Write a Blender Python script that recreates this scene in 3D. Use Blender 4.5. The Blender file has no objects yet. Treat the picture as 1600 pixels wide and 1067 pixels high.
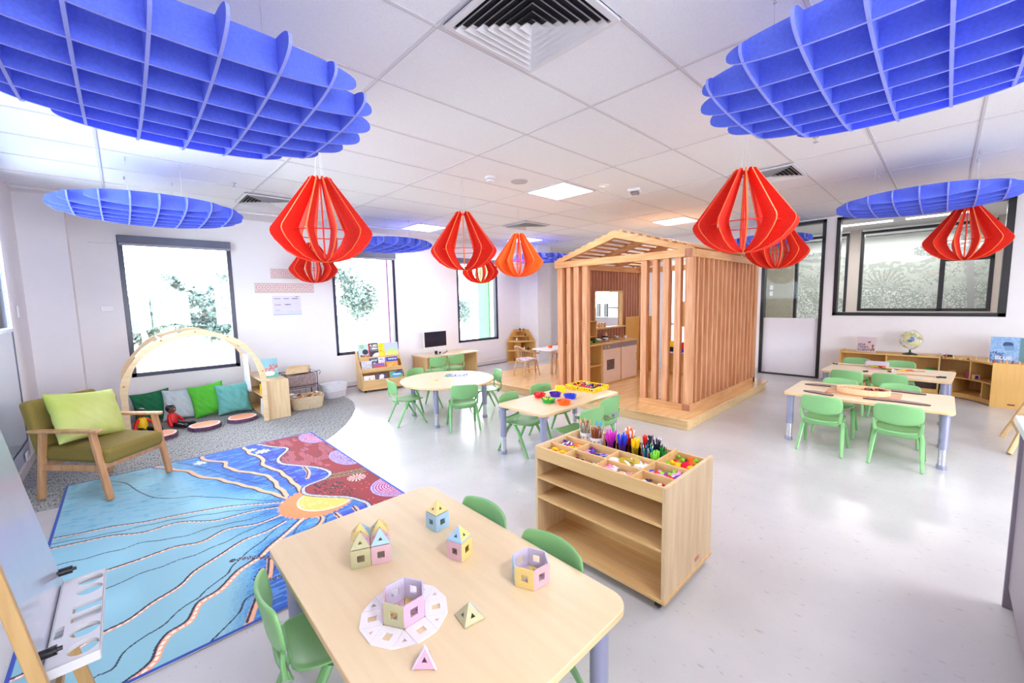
import bpy, bmesh, math, random
import numpy as np
from mathutils import Vector, Matrix, Euler
random.seed(7)
rng = np.random.RandomState(5)
PI = math.pi
SC = bpy.context.scene
COL = SC.collection

# ---------------------------------------------------------------- camera
CAM_H = 1.46
yaw, pitch, roll = 0.813404, -0.1000547, -0.020889
fw = Vector((math.cos(yaw)*math.cos(pitch), math.sin(yaw)*math.cos(pitch), math.sin(pitch)))
rt = Vector((math.sin(yaw), -math.cos(yaw), 0)); up = rt.cross(fw)
r2 = math.cos(roll)*rt + math.sin(roll)*up
u2 = -math.sin(roll)*rt + math.cos(roll)*up
cam_d = bpy.data.cameras.new('camera'); cam = bpy.data.objects.new('camera', cam_d); COL.objects.link(cam)
mw = Matrix((r2, u2, -fw)).transposed().to_4x4(); mw.translation = Vector((0, 0, CAM_H))
cam.matrix_world = mw
cam_d.sensor_width = 36.0; cam_d.lens = 639.85/1600*36.0; cam_d.clip_start = 0.02; cam_d.clip_end = 200
SC.camera = cam

# ---------------------------------------------------------------- world, exposure
SC.view_settings.view_transform = 'Standard'; SC.view_settings.look = 'None'
SC.view_settings.gamma = 1.0; SC.view_settings.use_curve_mapping = False
SC.view_settings.exposure = 1.06
w = bpy.data.worlds.new('sky'); SC.world = w; w.use_nodes = True
bg = w.node_tree.nodes['Background']
bg.inputs['Color'].default_value = (0.88, 0.94, 1.0, 1); bg.inputs['Strength'].default_value = 9.0
cy = SC.cycles
cy.max_bounces = 9; cy.diffuse_bounces = 7; cy.glossy_bounces = 4; cy.transmission_bounces = 6; cy.transparent_max_bounces = 12
cy.sample_clamp_indirect = 6.0; cy.caustics_reflective = False; cy.caustics_refractive = False
cy.use_denoising = True; cy.use_adaptive_sampling = True; cy.adaptive_threshold = 0.02

CEIL = 2.728
PANELS = [(3.56, 2.9), (3.56, 5.9), (6.55, 2.9), (6.0, 5.9), (0.6, -1.3), (3.56, -2.5), (6.6, -2.5), (-0.04, 2.89), (2.96, -0.11)]  # panels behind the camera and above rafts are unseen, added for brightness
PANEL_W = 9.0
def area(name, loc, sx, sy, power, col, rot=(0, 0, 0)):
    d = bpy.data.lights.new(name, 'AREA'); d.shape = 'RECTANGLE'; d.size = sx; d.size_y = sy; d.energy = power; d.color = col
    o = bpy.data.objects.new(name, d); COL.objects.link(o); o.location = loc; o.rotation_euler = rot
    return o
for i, (x, y) in enumerate(PANELS):
    warm = x > 5
    area('ceiling_lamp_light', (x+0.3, y+0.3, CEIL-0.03), 0.54, 0.54, [PANEL_W, PANEL_W, PANEL_W, PANEL_W, 22, 16, 10, 7, 8][i], (1.0, 0.93, 0.90) if warm else (1.0, 0.97, 0.98))

# daylight portals (they only guide the sky's own light in through the windows, added back ones included)
def portal(x, y, z, sx, sy, rot):
    o = area('window_portal', (x, y, z), sx, sy, 1, (1, 1, 1), rot); o.data.cycles.is_portal = True
for a, b in ((.02, 1.2), (2.61, 3.765), (5.18, 6.32)): portal((a+b)/2, 7.30, 1.47, b-a, 1.8, (-math.pi/2, 0, 0))
ADDED_WIN = [(-.4, 1.9), (2.6, 4.6)]  # unseen back wall windows, added for even daylight
for a, b in ADDED_WIN: portal((a+b)/2, -5.35, 1.35, b-a, 2.3, (math.pi/2, 0, 0))
portal(-.9, 4.46, 1.8, 1.0, 2.9, (0, -math.pi/2, 0))

# ---------------------------------------------------------------- materials
MATS = {}
def nt(m): return m.node_tree.nodes, m.node_tree.links
def mat(name, col, rough=0.5, metal=0.0, var=0.06, scale=6.0, stretch=(1, 1, 1), col2=None, bump=0.0, coat=0.0, spec=0.5, emit=None, es=0.0, trans=0.0, detail=3, sss=0.0, alpha=1.0):
    """procedural principled material: a noise mixes two tones of the same colour"""
    if name in MATS: return MATS[name]
    m = bpy.data.materials.new(name); m.use_nodes = True; n, l = nt(m)
    b = n['Principled BSDF']
    tc = n.new('ShaderNodeTexCoord'); mp = n.new('ShaderNodeMapping'); mp.inputs['Scale'].default_value = stretch
    nz = n.new('ShaderNodeTexNoise'); nz.inputs['Scale'].default_value = scale; nz.inputs['Detail'].default_value = detail
    l.new(tc.outputs['Object'], mp.inputs['Vector']); l.new(mp.outputs['Vector'], nz.inputs['Vector'])
    cr = n.new('ShaderNodeValToRGB'); cr.color_ramp.elements[0].position = 0.3; cr.color_ramp.elements[1].position = 0.7
    c2 = col2 if col2 else tuple(max(0, c*(1-var)) for c in col)
    c1 = col if col2 else tuple(min(1, c*(1+var)) for c in col)
    cr.color_ramp.elements[0].color = (*c2, 1); cr.color_ramp.elements[1].color = (*c1, 1)
    l.new(nz.outputs['Fac'], cr.inputs['Fac']); l.new(cr.outputs['Color'], b.inputs['Base Color'])
    b.inputs['Roughness'].default_value = rough; b.inputs['Metallic'].default_value = metal
    b.inputs['Specular IOR Level'].default_value = spec
    b.inputs['Coat Weight'].default_value = coat; b.inputs['Coat Roughness'].default_value = 0.12
    if bump:
        bp = n.new('ShaderNodeBump'); bp.inputs['Strength'].default_value = bump; bp.inputs['Distance'].default_value = 0.01
        l.new(nz.outputs['Fac'], bp.inputs['Height']); l.new(bp.outputs['Normal'], b.inputs['Normal'])
    if emit: b.inputs['Emission Color'].default_value = (*emit, 1); b.inputs['Emission Strength'].default_value = es
    if trans: b.inputs['Transmission Weight'].default_value = trans
    if sss: b.inputs['Subsurface Weight'].default_value = sss; b.inputs['Subsurface Radius'].default_value = (.05, .05, .05)
    MATS[name] = m; return m
def s2l(r, g, b): return tuple(((c/255)/12.92 if c/255 <= .04045 else ((c/255+.055)/1.055)**2.4) for c in (r, g, b))
def vcmat(name, rough=0.6, sheen=0.0, bump=0.0):
    """colours from the surface's own painted pattern (mesh attribute)"""
    if name in MATS: return MATS[name]
    m = bpy.data.materials.new(name); m.use_nodes = True; n, l = nt(m); b = n['Principled BSDF']
    a = n.new('ShaderNodeAttribute'); a.attribute_name = 'Col'; l.new(a.outputs['Color'], b.inputs['Base Color'])
    b.inputs['Roughness'].default_value = rough; b.inputs['Sheen Weight'].default_value = sheen
    if bump:
        tc = n.new('ShaderNodeTexCoord'); nz = n.new('ShaderNodeTexNoise'); nz.inputs['Scale'].default_value = 400
        bp = n.new('ShaderNodeBump'); bp.inputs['Strength'].default_value = bump; bp.inputs['Distance'].default_value = 0.003
        l.new(tc.outputs['Object'], nz.inputs['Vector']); l.new(nz.outputs['Fac'], bp.inputs['Height']); l.new(bp.outputs['Normal'], b.inputs['Normal'])
    MATS[name] = m; return m
def glass(name='clear_glass', tint=(1, 1, 1), ior=1.45):
    if name in MATS: return MATS[name]
    m = bpy.data.materials.new(name); m.use_nodes = True; n, l = nt(m)
    for x in list(n): n.remove(x)
    o = n.new('ShaderNodeOutputMaterial'); t = n.new('ShaderNodeBsdfTransparent'); t.inputs['Color'].default_value = (*tint, 1)
    g = n.new('ShaderNodeBsdfGlossy'); g.inputs['Roughness'].default_value = 0.02; mx = n.new('ShaderNodeMixShader')
    fr = n.new('ShaderNodeFresnel'); fr.inputs['IOR'].default_value = ior
    l.new(fr.outputs['Fac'], mx.inputs['Fac']); l.new(t.outputs['BSDF'], mx.inputs[1]); l.new(g.outputs['BSDF'], mx.inputs[2]); l.new(mx.outputs['Shader'], o.inputs['Surface'])
    MATS[name] = m; return m
def wood(name, c1, c2, axis='x', rough=0.45, sc=1.0, coat=0.0):
    st = {'x': (1.2, 14, 14), 'y': (14, 1.2, 14), 'z': (14, 14, 1.2)}[axis]
    return mat(name, c1, rough, col2=c2, scale=2.2*sc, stretch=st, detail=6, coat=coat)

WALL = mat('white_wall_paint', (0.80, 0.785, 0.81), 0.7, var=0.01)
TRIM = mat('pale_skirting', (0.62, 0.60, 0.63), 0.5, var=0.01)
BIRCH = wood('birch_laminate', s2l(228, 206, 168), s2l(222, 198, 158), 'y', 0.30)
BIRCHX = wood('birch_laminate_along', s2l(228, 206, 168), s2l(222, 198, 158), 'x', 0.30)
PLY = wood('honey_plywood', s2l(226, 188, 132), s2l(210, 168, 112), 'z', 0.42)
PLYX = wood('honey_plywood_along', s2l(226, 188, 132), s2l(210, 168, 112), 'x', 0.42)
PLYY = wood('honey_plywood_across', s2l(226, 188, 132), s2l(210, 168, 112), 'y', 0.42)
PALEW = wood('pale_maple', s2l(226, 200, 160), s2l(206, 176, 134), 'z', 0.45)
YPLY = wood('golden_plywood', s2l(220, 176, 104), s2l(210, 164, 92), 'z', 0.42)
CEDAR = wood('cedar_post', s2l(216, 162, 122), s2l(184, 124, 82), 'z', 0.5)
CEDARX = wood('cedar_beam', s2l(222, 174, 124), s2l(198, 144, 94), 'x', 0.5)
CEDARY = wood('cedar_beam_across', s2l(220, 174, 122), s2l(196, 142, 92), 'y', 0.5)
CEDARD = wood('dark_cedar', s2l(184, 126, 98), s2l(152, 96, 72), 'z', 0.55)
DECK = wood('oak_deck', s2l(234, 194, 138), s2l(214, 168, 110), 'x', 0.22, coat=0.5)
BLACK = mat('black_metal_frame', (0.012, 0.012, 0.016), 0.35)
NAVY = mat('anodised_window_frame', (0.02, 0.025, 0.07), 0.3)
BLIND = mat('grey_blind_box', (0.12, 0.13, 0.2), 0.5)
RED = mat('red_felt', s2l(226, 34, 8), 0.75, var=0.10, scale=60)
ORG = mat('orange_lit_cut_edge', s2l(255, 118, 62), 0.7, var=0.05)  # lighter orange paints the light caught on the board edges
BLUE = mat('blue_felt', s2l(94, 114, 230), 0.85, var=0.10, scale=90)
BLUEE = mat('pale_blue_felt_edge', s2l(150, 160, 240), .85, var=.05)
GREEN = mat('green_plastic', s2l(124, 178, 116), 0.36, var=0.02, spec=0.5)
LEGG = mat('blue_grey_steel', s2l(150, 152, 180), 0.3, var=0.03, metal=0.3)
SILV = mat('silver_steel', (0.62, 0.62, 0.68), 0.25, metal=0.8, var=0.03)
GREY = mat('grey_laminate', s2l(140, 130, 142), 0.4, var=0.03)
WHITE = mat('white_laminate', (0.80, 0.78, 0.80), 0.35, var=0.01)
WPLAS = mat('white_plastic', (0.78, 0.78, 0.82), 0.3, var=0.01)
GLOSSP = mat('pale_blue_gloss_panel', (.55, .68, .76), .12, var=.02, coat=1.0)
RUBB = mat('black_rubber', (0.015, 0.015, 0.015), 0.6)
GLASS = glass()

# ---------------------------------------------------------------- mesh builder
class MB:
    def __init__(s): s.v = []; s.f = []; s.mi = []; s.M = Matrix.Identity(4); s.cur = 0
    def add(s, vs, fs, mi=None):
        o = len(s.v); s.v += [tuple(s.M @ Vector(v)) for v in vs]; s.f += [tuple(o+i for i in f) for f in fs]
        s.mi += [s.cur if mi is None else mi]*len(fs); return s
    def box(s, x0, x1, y0, y1, z0, z1):
        vs = [(x0, y0, z0), (x1, y0, z0), (x1, y1, z0), (x0, y1, z0), (x0, y0, z1), (x1, y0, z1), (x1, y1, z1), (x0, y1, z1)]
        return s.add(vs, [(0, 3, 2, 1), (4, 5, 6, 7), (0, 1, 5, 4), (1, 2, 6, 5), (2, 3, 7, 6), (3, 0, 4, 7)])
    def bar(s, p, q, w, h, upv=(0, 0, 1)):
        p, q = Vector(p), Vector(q); d = (q-p).normalized(); u = Vector(upv)
        if abs(d.dot(u)) > .99: u = Vector((1, 0, 0))
        a = d.cross(u).normalized()*w/2; b = a.cross(d).normalized()*h/2
        vs = [p-a-b, p+a-b, p+a+b, p-a+b, q-a-b, q+a-b, q+a+b, q-a+b]
        return s.add(vs, [(0, 1, 2, 3), (7, 6, 5, 4), (0, 4, 5, 1), (1, 5, 6, 2), (2, 6, 7, 3), (3, 7, 4, 0)])
    def tube(s, pts, r, n=10, cap=True, flat=1.0):
        pts = [Vector(p) for p in pts]; rs = r if isinstance(r, (list, tuple)) else [r]*len(pts)
        vs = []; fs = []; pa = None
        for i, p in enumerate(pts):
            d = (pts[min(i+1, len(pts)-1)]-pts[max(i-1, 0)]).normalized()
            if pa is None:
                u = Vector((0, 0, 1)) if abs(d.z) < .9 else Vector((1, 0, 0)); a = d.cross(u).normalized()
            else: a = (pa-d*pa.dot(d)).normalized()
            pa = a; b = d.cross(a)
            for k in range(n):
                t = 2*PI*k/n; vs.append(p+a*math.cos(t)*rs[i]+b*math.sin(t)*rs[i]*flat)
        for i in range(len(pts)-1):
            for k in range(n):
                k2 = (k+1) % n; fs.append((i*n+k, i*n+k2, (i+1)*n+k2, (i+1)*n+k))
        if cap: fs.append(tuple(range(n-1, -1, -1))); fs.append(tuple((len(pts)-1)*n+k for k in range(n)))
        return s.add(vs, fs)
    def cyl(s, c, r, z0, z1, n=24, r1=None):
        return s.tube([(c[0], c[1], z0), (c[0], c[1], z1)], [r, r if r1 is None else r1], n)
    def lathe(s, prof, c=(0, 0, 0), n=24):
        vs = []; fs = []
        for r, z in prof:
            for k in range(n): t = 2*PI*k/n; vs.append((c[0]+r*math.cos(t), c[1]+r*math.sin(t), c[2]+z))
        for i in range(len(prof)-1):
            for k in range(n): k2 = (k+1) % n; fs.append((i*n+k, i*n+k2, (i+1)*n+k2, (i+1)*n+k))
        if prof[0][0] > 1e-5: fs.append(tuple(range(n-1, -1, -1)))
        if prof[-1][0] > 1e-5: fs.append(tuple((len(prof)-1)*n+k for k in range(n)))
        return s.add(vs, fs)
    def ball(s, c, r, n=12, m=8, sc=(1, 1, 1)):
        vs = []; fs = []
        for i in range(m+1):
            t = PI*i/m
            for k in range(n): p = 2*PI*k/n; vs.append((c[0]+r*sc[0]*math.sin(t)*math.cos(p), c[1]+r*sc[1]*math.sin(t)*math.sin(p), c[2]-r*sc[2]*math.cos(t)))
        for i in range(m):
            for k in range(n): k2 = (k+1) % n; fs.append((i*n+k, i*n+k2, (i+1)*n+k2, (i+1)*n+k))
        return s.add(vs, fs)
    def prism(s, poly, z0, z1, edge_mi=None):
        """poly in local xy, extruded along local z"""
        n = len(poly); vs = [(x, y, z0) for x, y in poly]+[(x, y, z1) for x, y in poly]
        s.add(vs, [tuple(range(n-1, -1, -1)), tuple(range(n, 2*n))])
        o = len(s.v)-2*n
        for i in range(n):
            j = (i+1) % n; s.f.append((o+i, o+j, o+n+j, o+n+i)); s.mi.append(s.cur if edge_mi is None else edge_mi)
        return s
    def ring_prism(s, outer, inner, z0, z1):
        """frame: outer and inner polygons with the same count"""
        n = len(outer); vs = [(x, y, z) for z in (z0, z1) for p in (outer, inner) for x, y in p]; fs = []
        O0, I0, O1, I1 = 0, n, 2*n, 3*n
        for i in range(n):
            j = (i+1) % n
            fs += [(O0+j, O0+i, I0+i, I0+j), (O1+i, O1+j, I1+j, I1+i), (O0+i, O0+j, O1+j, O1+i), (I0+j, I0+i, I1+i, I1+j)]
        return s.add(vs, fs)
    def build(s, name, m, parent=None, smooth=False, bevel=0.0, solid=0.0, sub=0, seg=2):
        me = bpy.data.meshes.new(name); me.from_pydata(s.v, [], s.f)
        ms = m if isinstance(m, (list, tuple)) else [m]
        for q in ms: me.materials.append(q)
        if len(ms) > 1: me.polygons.foreach_set('material_index', s.mi)
        bm = bmesh.new(); bm.from_mesh(me); bmesh.ops.remove_doubles(bm, verts=bm.verts, dist=1e-5)
        bmesh.ops.recalc_face_normals(bm, faces=bm.faces); bm.to_mesh(me); bm.free()
        if smooth: me.polygons.foreach_set('use_smooth', [True]*len(me.polygons))
        o = bpy.data.objects.new(name, me); COL.objects.link(o)
        if parent: o.parent = parent
        if solid:
            q = o.modifiers.new('solidify', 'SOLIDIFY'); q.thickness = solid; q.offset = 0
        if bevel:
            q = o.modifiers.new('bevel', 'BEVEL'); q.width = bevel; q.segments = seg; q.limit_method = 'ANGLE'
        if sub:
            q = o.modifiers.new('subd', 'SUBSURF'); q.levels = sub; q.render_levels = sub
        if smooth and not sub:
            me.set_sharp_from_angle(angle=math.radians(40))
        return o

def tag(o, label=None, cat=None, group=None, kind=None):
    if label: o['label'] = label
    if cat: o['category'] = cat
    if group: o['group'] = group
    if kind: o['kind'] = kind
    return o
def thing(name, label, cat, loc=(0, 0, 0), rz=0.0, group=None):
    o = bpy.data.objects.new(name, None); o.empty_display_size = 0.05; COL.objects.link(o); o.location = loc; o.rotation_euler = (0, 0, rz)
    return tag(o, label, cat, group)
def struct(o): o['kind'] = 'structure'; return o
def kids(o): return [c for c in COL.objects if c.parent == o]
def dup(root, loc, rz=0.0, label=None, group=None):
    r = root.copy(); COL.objects.link(r); r.location = loc; r.rotation_euler = (0, 0, rz)
    if label: r['label'] = label
    if group: r['group'] = group
    for ch in kids(root):
        c = ch.copy(); COL.objects.link(c); c.parent = r
        for g in kids(ch):
            d = g.copy(); COL.objects.link(d); d.parent = c
    return r
def place(o, loc, rz=0.0, rot=None):
    o.location = loc; o.rotation_euler = rot if rot else (0, 0, rz); return o
def rrect(x0, x1, y0, y1, r, n=5):
    P = []
    for cx, cy, a in ((x1-r, y1-r, 0), (x0+r, y1-r, PI/2), (x0+r, y0+r, PI), (x1-r, y0+r, 1.5*PI)):
        for k in range(n+1): t = a+PI/2*k/n; P.append((cx+r*math.cos(t), cy+r*math.sin(t)))
    return P
def vcgrid(name, w, h, nx, ny, fn, m, parent=None, thick=0.0):
    """flat panel in local xy from (0,0) to (w,h), painted by fn(X,Y)->(..,3) linear rgb"""
    xs = np.linspace(0, w, nx+1); ys = np.linspace(0, h, ny+1); X, Y = np.meshgrid(xs, ys)
    n = (nx+1)*(ny+1); co = np.zeros((n, 3)); co[:, 0] = X.ravel(); co[:, 1] = Y.ravel(); co[:, 2] = thick
    i = np.arange(nx*ny); a = (i//nx)*(nx+1)+i % nx
    F = np.stack([a, a+1, a+nx+2, a+nx+1], 1)
    me = bpy.data.meshes.new(name)
    if thick:   # body under the painted face
        c4 = np.array([(0, 0, 0), (w, 0, 0), (w, h, 0), (0, h, 0)], float); co = np.vstack([co, c4])
        extra = [(n, n+3, n+2, n+1)]
        b = list(range(nx+1)); t = [ny*(nx+1)+k for k in range(nx+1)]
        l_ = [k*(nx+1) for k in range(ny+1)]; r_ = [k*(nx+1)+nx for k in range(ny+1)]
        extra += [tuple([n, n+1]+b[::-1]), tuple([n+2, n+3]+t), tuple([n+1, n+2]+r_[::-1]), tuple([n+3, n]+l_)]
    else: extra = []
    me.from_pydata(co.tolist(), [], F.tolist()+extra)
    rgb = fn(X.ravel(), Y.ravel()); full = np.ones((len(co), 4)); full[:n, :3] = np.clip(rgb, 0, 1); full[n:, :3] = 0.6
    at = me.color_attributes.new('Col', 'FLOAT_COLOR', 'POINT'); at.data.foreach_set('color', full.ravel())
    me.materials.append(m); o = bpy.data.objects.new(name, me); COL.objects.link(o)
    if parent: o.parent = parent
    return o
def lettering(name, txt, size, m, parent, loc, rot, extrude=0.0004, align='LEFT'):
    cu = bpy.data.curves.new(name, 'FONT'); cu.body = txt; cu.size = size; cu.extrude = extrude; cu.align_x = align; cu.offset = size*0.02
    t = bpy.data.objects.new(name+'_tmp', cu); COL.objects.link(t)
    me = bpy.data.meshes.new_from_object(t.evaluated_get(bpy.context.evaluated_depsgraph_get()))
    bpy.data.objects.remove(t); me.name = name; me.materials.clear(); me.materials.append(m)
    o = bpy.data.objects.new(name, me); COL.objects.link(o); o.parent = parent; o.location = loc; o.rotation_euler = rot
    return o
def hsh(x, y): 
    v = np.sin(x*127.1+y*311.7)*43758.5453; return v-np.floor(v)
def vnoise(x, y):
    xi, yi = np.floor(x), np.floor(y); xf, yf = x-xi, y-yi; u = xf*xf*(3-2*xf); v = yf*yf*(3-2*yf)
    return (hsh(xi, yi)*(1-u)+hsh(xi+1, yi)*u)*(1-v)+(hsh(xi, yi+1)*(1-u)+hsh(xi+1, yi+1)*u)*v

# ================================================================ THE ROOM
X0, X1, Y0, Y1 = -0.75, 8.66, -5.2, 7.14
# floor
def floor_mat():
    m = bpy.data.materials.new('speckled_vinyl_floor'); m.use_nodes = True; n, l = nt(m); b = n['Principled BSDF']
    tc = n.new('ShaderNodeTexCoord')
    nz = n.new('ShaderNodeTexNoise'); nz.inputs['Scale'].default_value = 2.0; nz.inputs['Detail'].default_value = 4
    mp = n.new('ShaderNodeMapping'); mp.inputs['Scale'].default_value = (45, 20, 1); l.new(tc.outputs['Object'], mp.inputs['Vector'])
    sp = n.new('ShaderNodeTexNoise'); sp.inputs['Scale'].default_value = 1.0; sp.inputs['Detail'].default_value = 3
    l.new(tc.outputs['Object'], nz.inputs['Vector']); l.new(mp.outputs['Vector'], sp.inputs['Vector'])
    c1 = n.new('ShaderNodeValToRGB'); c1.color_ramp.elements[0].color = (.515, .51, .51, 1); c1.color_ramp.elements[1].color = (.57, .56, .56, 1)
    c1.color_ramp.elements[0].position = .35; c1.color_ramp.elements[1].position = .65
    c2 = n.new('ShaderNodeValToRGB'); c2.color_ramp.elements[0].position = .27; c2.color_ramp.elements[1].position = .36
    c2.color_ramp.elements[0].color = (.62, .55, .57, 1); c2.color_ramp.elements[1].color = (1, 1, 1, 1)
    mx = n.new('ShaderNodeMix'); mx.data_type = 'RGBA'; mx.blend_type = 'MULTIPLY'; mx.inputs[0].default_value = .55
    l.new(nz.outputs['Fac'], c1.inputs['Fac']); l.new(sp.outputs['Fac'], c2.inputs['Fac'])
    l.new(c1.outputs['Color'], mx.inputs[6]); l.new(c2.outputs['Color'], mx.inputs[7]); l.new(mx.outputs[2], b.inputs['Base Color'])
    b.inputs['Roughness'].default_value = .24; b.inputs['Specular IOR Level'].default_value = .5
    return m
mb = MB(); mb.box(X0-.3, 12.6, Y0-.3, Y1+.3, -.1, 0); struct(mb.build('floor', floor_mat()))
# carpet by the windows
def carpet_mat():
    m = bpy.data.materials.new('heathered_grey_carpet'); m.use_nodes = True; n, l = nt(m); b = n['Principled BSDF']
    tc = n.new('ShaderNodeTexCoord'); mp = n.new('ShaderNodeMapping'); mp.inputs['Scale'].default_value = (95, 20, 1)
    l.new(tc.outputs['Object'], mp.inputs['Vector'])
    nz = n.new('ShaderNodeTexNoise'); nz.inputs['Scale'].default_value = 1; nz.inputs['Detail'].default_value = 2; l.new(mp.outputs['Vector'], nz.inputs['Vector'])
    cr = n.new('ShaderNodeValToRGB'); e = cr.color_ramp.elements; e[0].position = .30; e[1].position = .70
    e[0].color = (*s2l(84, 84, 104), 1); e[1].color = (*s2l(176, 176, 178), 1)
    for p, c in ((.42, (120, 118, 132)), (.5, (158, 154, 142)), (.58, (138, 146, 162)), (.62, (166, 164, 124))): q = e.new(p); q.color = (*s2l(*c), 1)
    l.new(nz.outputs['Fac'], cr.inputs['Fac']); l.new(cr.outputs['Color'], b.inputs['Base Color']); b.inputs['Roughness'].default_value = .95
    bp = n.new('ShaderNodeBump'); bp.inputs['Strength'].default_value = .5; bp.inputs['Distance'].default_value = .004
    l.new(nz.outputs['Fac'], bp.inputs['Height']); l.new(bp.outputs['Normal'], b.inputs['Normal']); return m
edge = [(X0, 4.46), (-.2, 4.44), (.6, 4.3), (1.05, 4.26), (1.3, 4.36), (1.59, 4.63), (1.85, 4.93), (2.06, 5.25), (2.24, 5.58), (2.37, 5.92), (2.42, 6.25), (2.44, 6.65), (2.4, 7.13), (X0, 7.13)]
mb = MB(); mb.prism(edge, 0.0003, .0026)
tag(mb.build('inlaid_carpet', carpet_mat()), 'grey heathered carpet area with a curved edge under the book nook', 'carpet')
# ceiling with visible tile grid
def ceil_mat():
    m = bpy.data.materials.new('ceiling_tiles'); m.use_nodes = True; n, l = nt(m); b = n['Principled BSDF']
    tc = n.new('ShaderNodeTexCoord'); nz = n.new('ShaderNodeTexNoise'); nz.inputs['Scale'].default_value = 160; nz.inputs['Detail'].default_value = 2
    l.new(tc.outputs['Object'], nz.inputs['Vector'])
    cr = n.new('ShaderNodeValToRGB'); cr.color_ramp.elements[0].position = .35; cr.color_ramp.elements[1].position = .6
    cr.color_ramp.elements[0].color = (.79, .805, .85, 1); cr.color_ramp.elements[1].color = (.84, .85, .89, 1)
    l.new(nz.outputs['Fac'], cr.inputs['Fac']); l.new(cr.outputs['Color'], b.inputs['Base Color']); b.inputs['Roughness'].default_value = .9
    bp = n.new('ShaderNodeBump'); bp.inputs['Strength'].default_value = .25; bp.inputs['Distance'].default_value = .003
    l.new(nz.outputs['Fac'], bp.inputs['Height']); l.new(bp.outputs['Normal'], b.inputs['Normal']); return m
mb = MB(); mb.box(X0-.3, 12.6, Y0-.3, Y1+.3, CEIL, CEIL+.12); struct(mb.build('ceiling', ceil_mat()))
TBAR = mat('ceiling_grid_bar', (.66, .64, .68), .5, var=.01)
TB2 = mat('ceiling_shadow_line', (.45, .44, .48), .6, var=.01)  # darker strip paints the shadow along each grid bar
mb = MB(); mb2 = MB()
y = -.11-.6*8
while y < Y1:
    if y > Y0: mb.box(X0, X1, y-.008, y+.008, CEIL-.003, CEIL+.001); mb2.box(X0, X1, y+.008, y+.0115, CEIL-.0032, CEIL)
    y += .6
x = 1.16-1.2
while x < X1:
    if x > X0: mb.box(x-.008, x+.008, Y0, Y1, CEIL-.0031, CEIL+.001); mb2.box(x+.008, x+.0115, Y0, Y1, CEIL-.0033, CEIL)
    x += 1.2
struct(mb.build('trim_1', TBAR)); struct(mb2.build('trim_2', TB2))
# plasterboard bulkhead strip of the ceiling along the window wall
mb = MB(); mb.box(X0, X1, 6.62, Y1, CEIL-.012, CEIL+.001); struct(mb.build('trim_3', WALL))
# window wall (y = 7.14) with three openings
WIN = [(0.02, 1.20), (2.61, 3.765), (5.18, 6.32)]; WZ = (.575, 2.37)
T = .28
mb = MB(); xs = X0-.3
for a, b_ in WIN:
    mb.box(xs, a, Y1, Y1+T, 0, CEIL); mb.box(a, b_, Y1, Y1+T, 0, WZ[0]); mb.box(a, b_, Y1, Y1+T, WZ[1], CEIL); xs = b_
mb.box(xs, X1+.3, Y1, Y1+T, 0, CEIL); struct(mb.build('wall_window_side', WALL))
fins = [None, mat('pink_reveal_panel', s2l(128, 80, 130), .6), mat('green_reveal_panel', s2l(50, 140, 74), .6)]
for i, (a, b_) in enumerate(WIN):
    f = MB(); t = .05; d0, d1 = Y1+.0, Y1+.10
    f.box(a, a+t, d0, d1, *WZ); f.box(b_-t, b_, d0, d1, *WZ); f.box(a, b_, d0, d1, WZ[0], WZ[0]+t); f.box(a, b_, d0, d1, WZ[1]-t, WZ[1])
    fr = struct(f.build('window_%d' % (i+1), NAVY, bevel=.003))
    g = MB(); g.box(a+t, b_-t, d1-.035, d1-.029, WZ[0]+t, WZ[1]-t); g.build('pane', GLASS, fr)
    if fins[i]:
        g = MB(); g.box(b_-.02, b_+.03, Y1+T+.02, Y1+T+.42, WZ[0]-.1, WZ[1]+.1); struct(g.build('trim_%d' % (4+i), fins[i]))
    r = thing('roller_blind', ['rolled up grey blind over the large window above the cushions', 'rolled up grey blind over the window behind the book rack', 'rolled up grey blind over the window right of the computer'][i], 'blind', ((a+b_)/2, Y1-.02, WZ[1]-.06))
    q = MB(); L = (b_-a)/2-.004; q.box(-L, L, -.05, .02, -.035, .06); q.build('cassette', BLIND, r, bevel=.006)
    q = MB(); q.tube([(-L+.01, -.02, -.045), (L-.01, -.02, -.045)], .022, 12); q.build('roll', mat('blind_fabric', (.32, .34, .42), .8), r, smooth=True)
# right wall (x = 8.66): door and big glazed panel up to the ceiling
D = (1.44, 2.375); GW = (-.57, 1.30); GZ = 1.10; W1 = X1+.14
mb = MB()
mb.box(X1, W1, Y0-.3, GW[0], 0, CEIL); mb.box(X1, W1, GW[0], GW[1], 0, GZ); mb.box(X1, W1, GW[1], D[0], 0, CEIL)
mb.box(X1, W1, D[1], 3.1, 0, CEIL); mb.box(X1, W1, 3.1, 4.2, 2.3, CEIL); mb.box(X1, W1, 4.2, 5.0, 0, CEIL); mb.box(X1, W1, 5.0, 6.3, 2.2, CEIL); mb.box(X1, W1, 5.0, 6.3, 0, .95); mb.box(X1, W1, 6.3, Y1, 0, CEIL)
struct(mb.build('wall_right', WALL))
mb = MB(); t = .05; z = 2.70
mb.box(X1-.01, W1, D[0], D[0]+t, 0, z); mb.box(X1-.01, W1, D[1]-t, D[1], 0, z); mb.box(X1-.01, W1, D[0], D[1], z-t, z); mb.box(X1-.01, W1, D[0]+t, D[1]-t, 0, .02)
dr = struct(mb.build('door_1', BLACK, bevel=.003))
mb = MB(); mb.box(X1+.05, X1+.058, D[0]+t, D[1]-t, 1.04, z-t); mb.build('door_glass', glass('tinted_glass', (.95, .96, .96), 1.18), dr)
mb = MB(); mb.box(X1+.03, X1+.075, D[0]+t, D[1]-t, .025, 1.04); mb.build('frosted_panel', mat('frosted_film', (.74, .73, .80), .35, var=.005), dr)
mb = MB()
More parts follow.
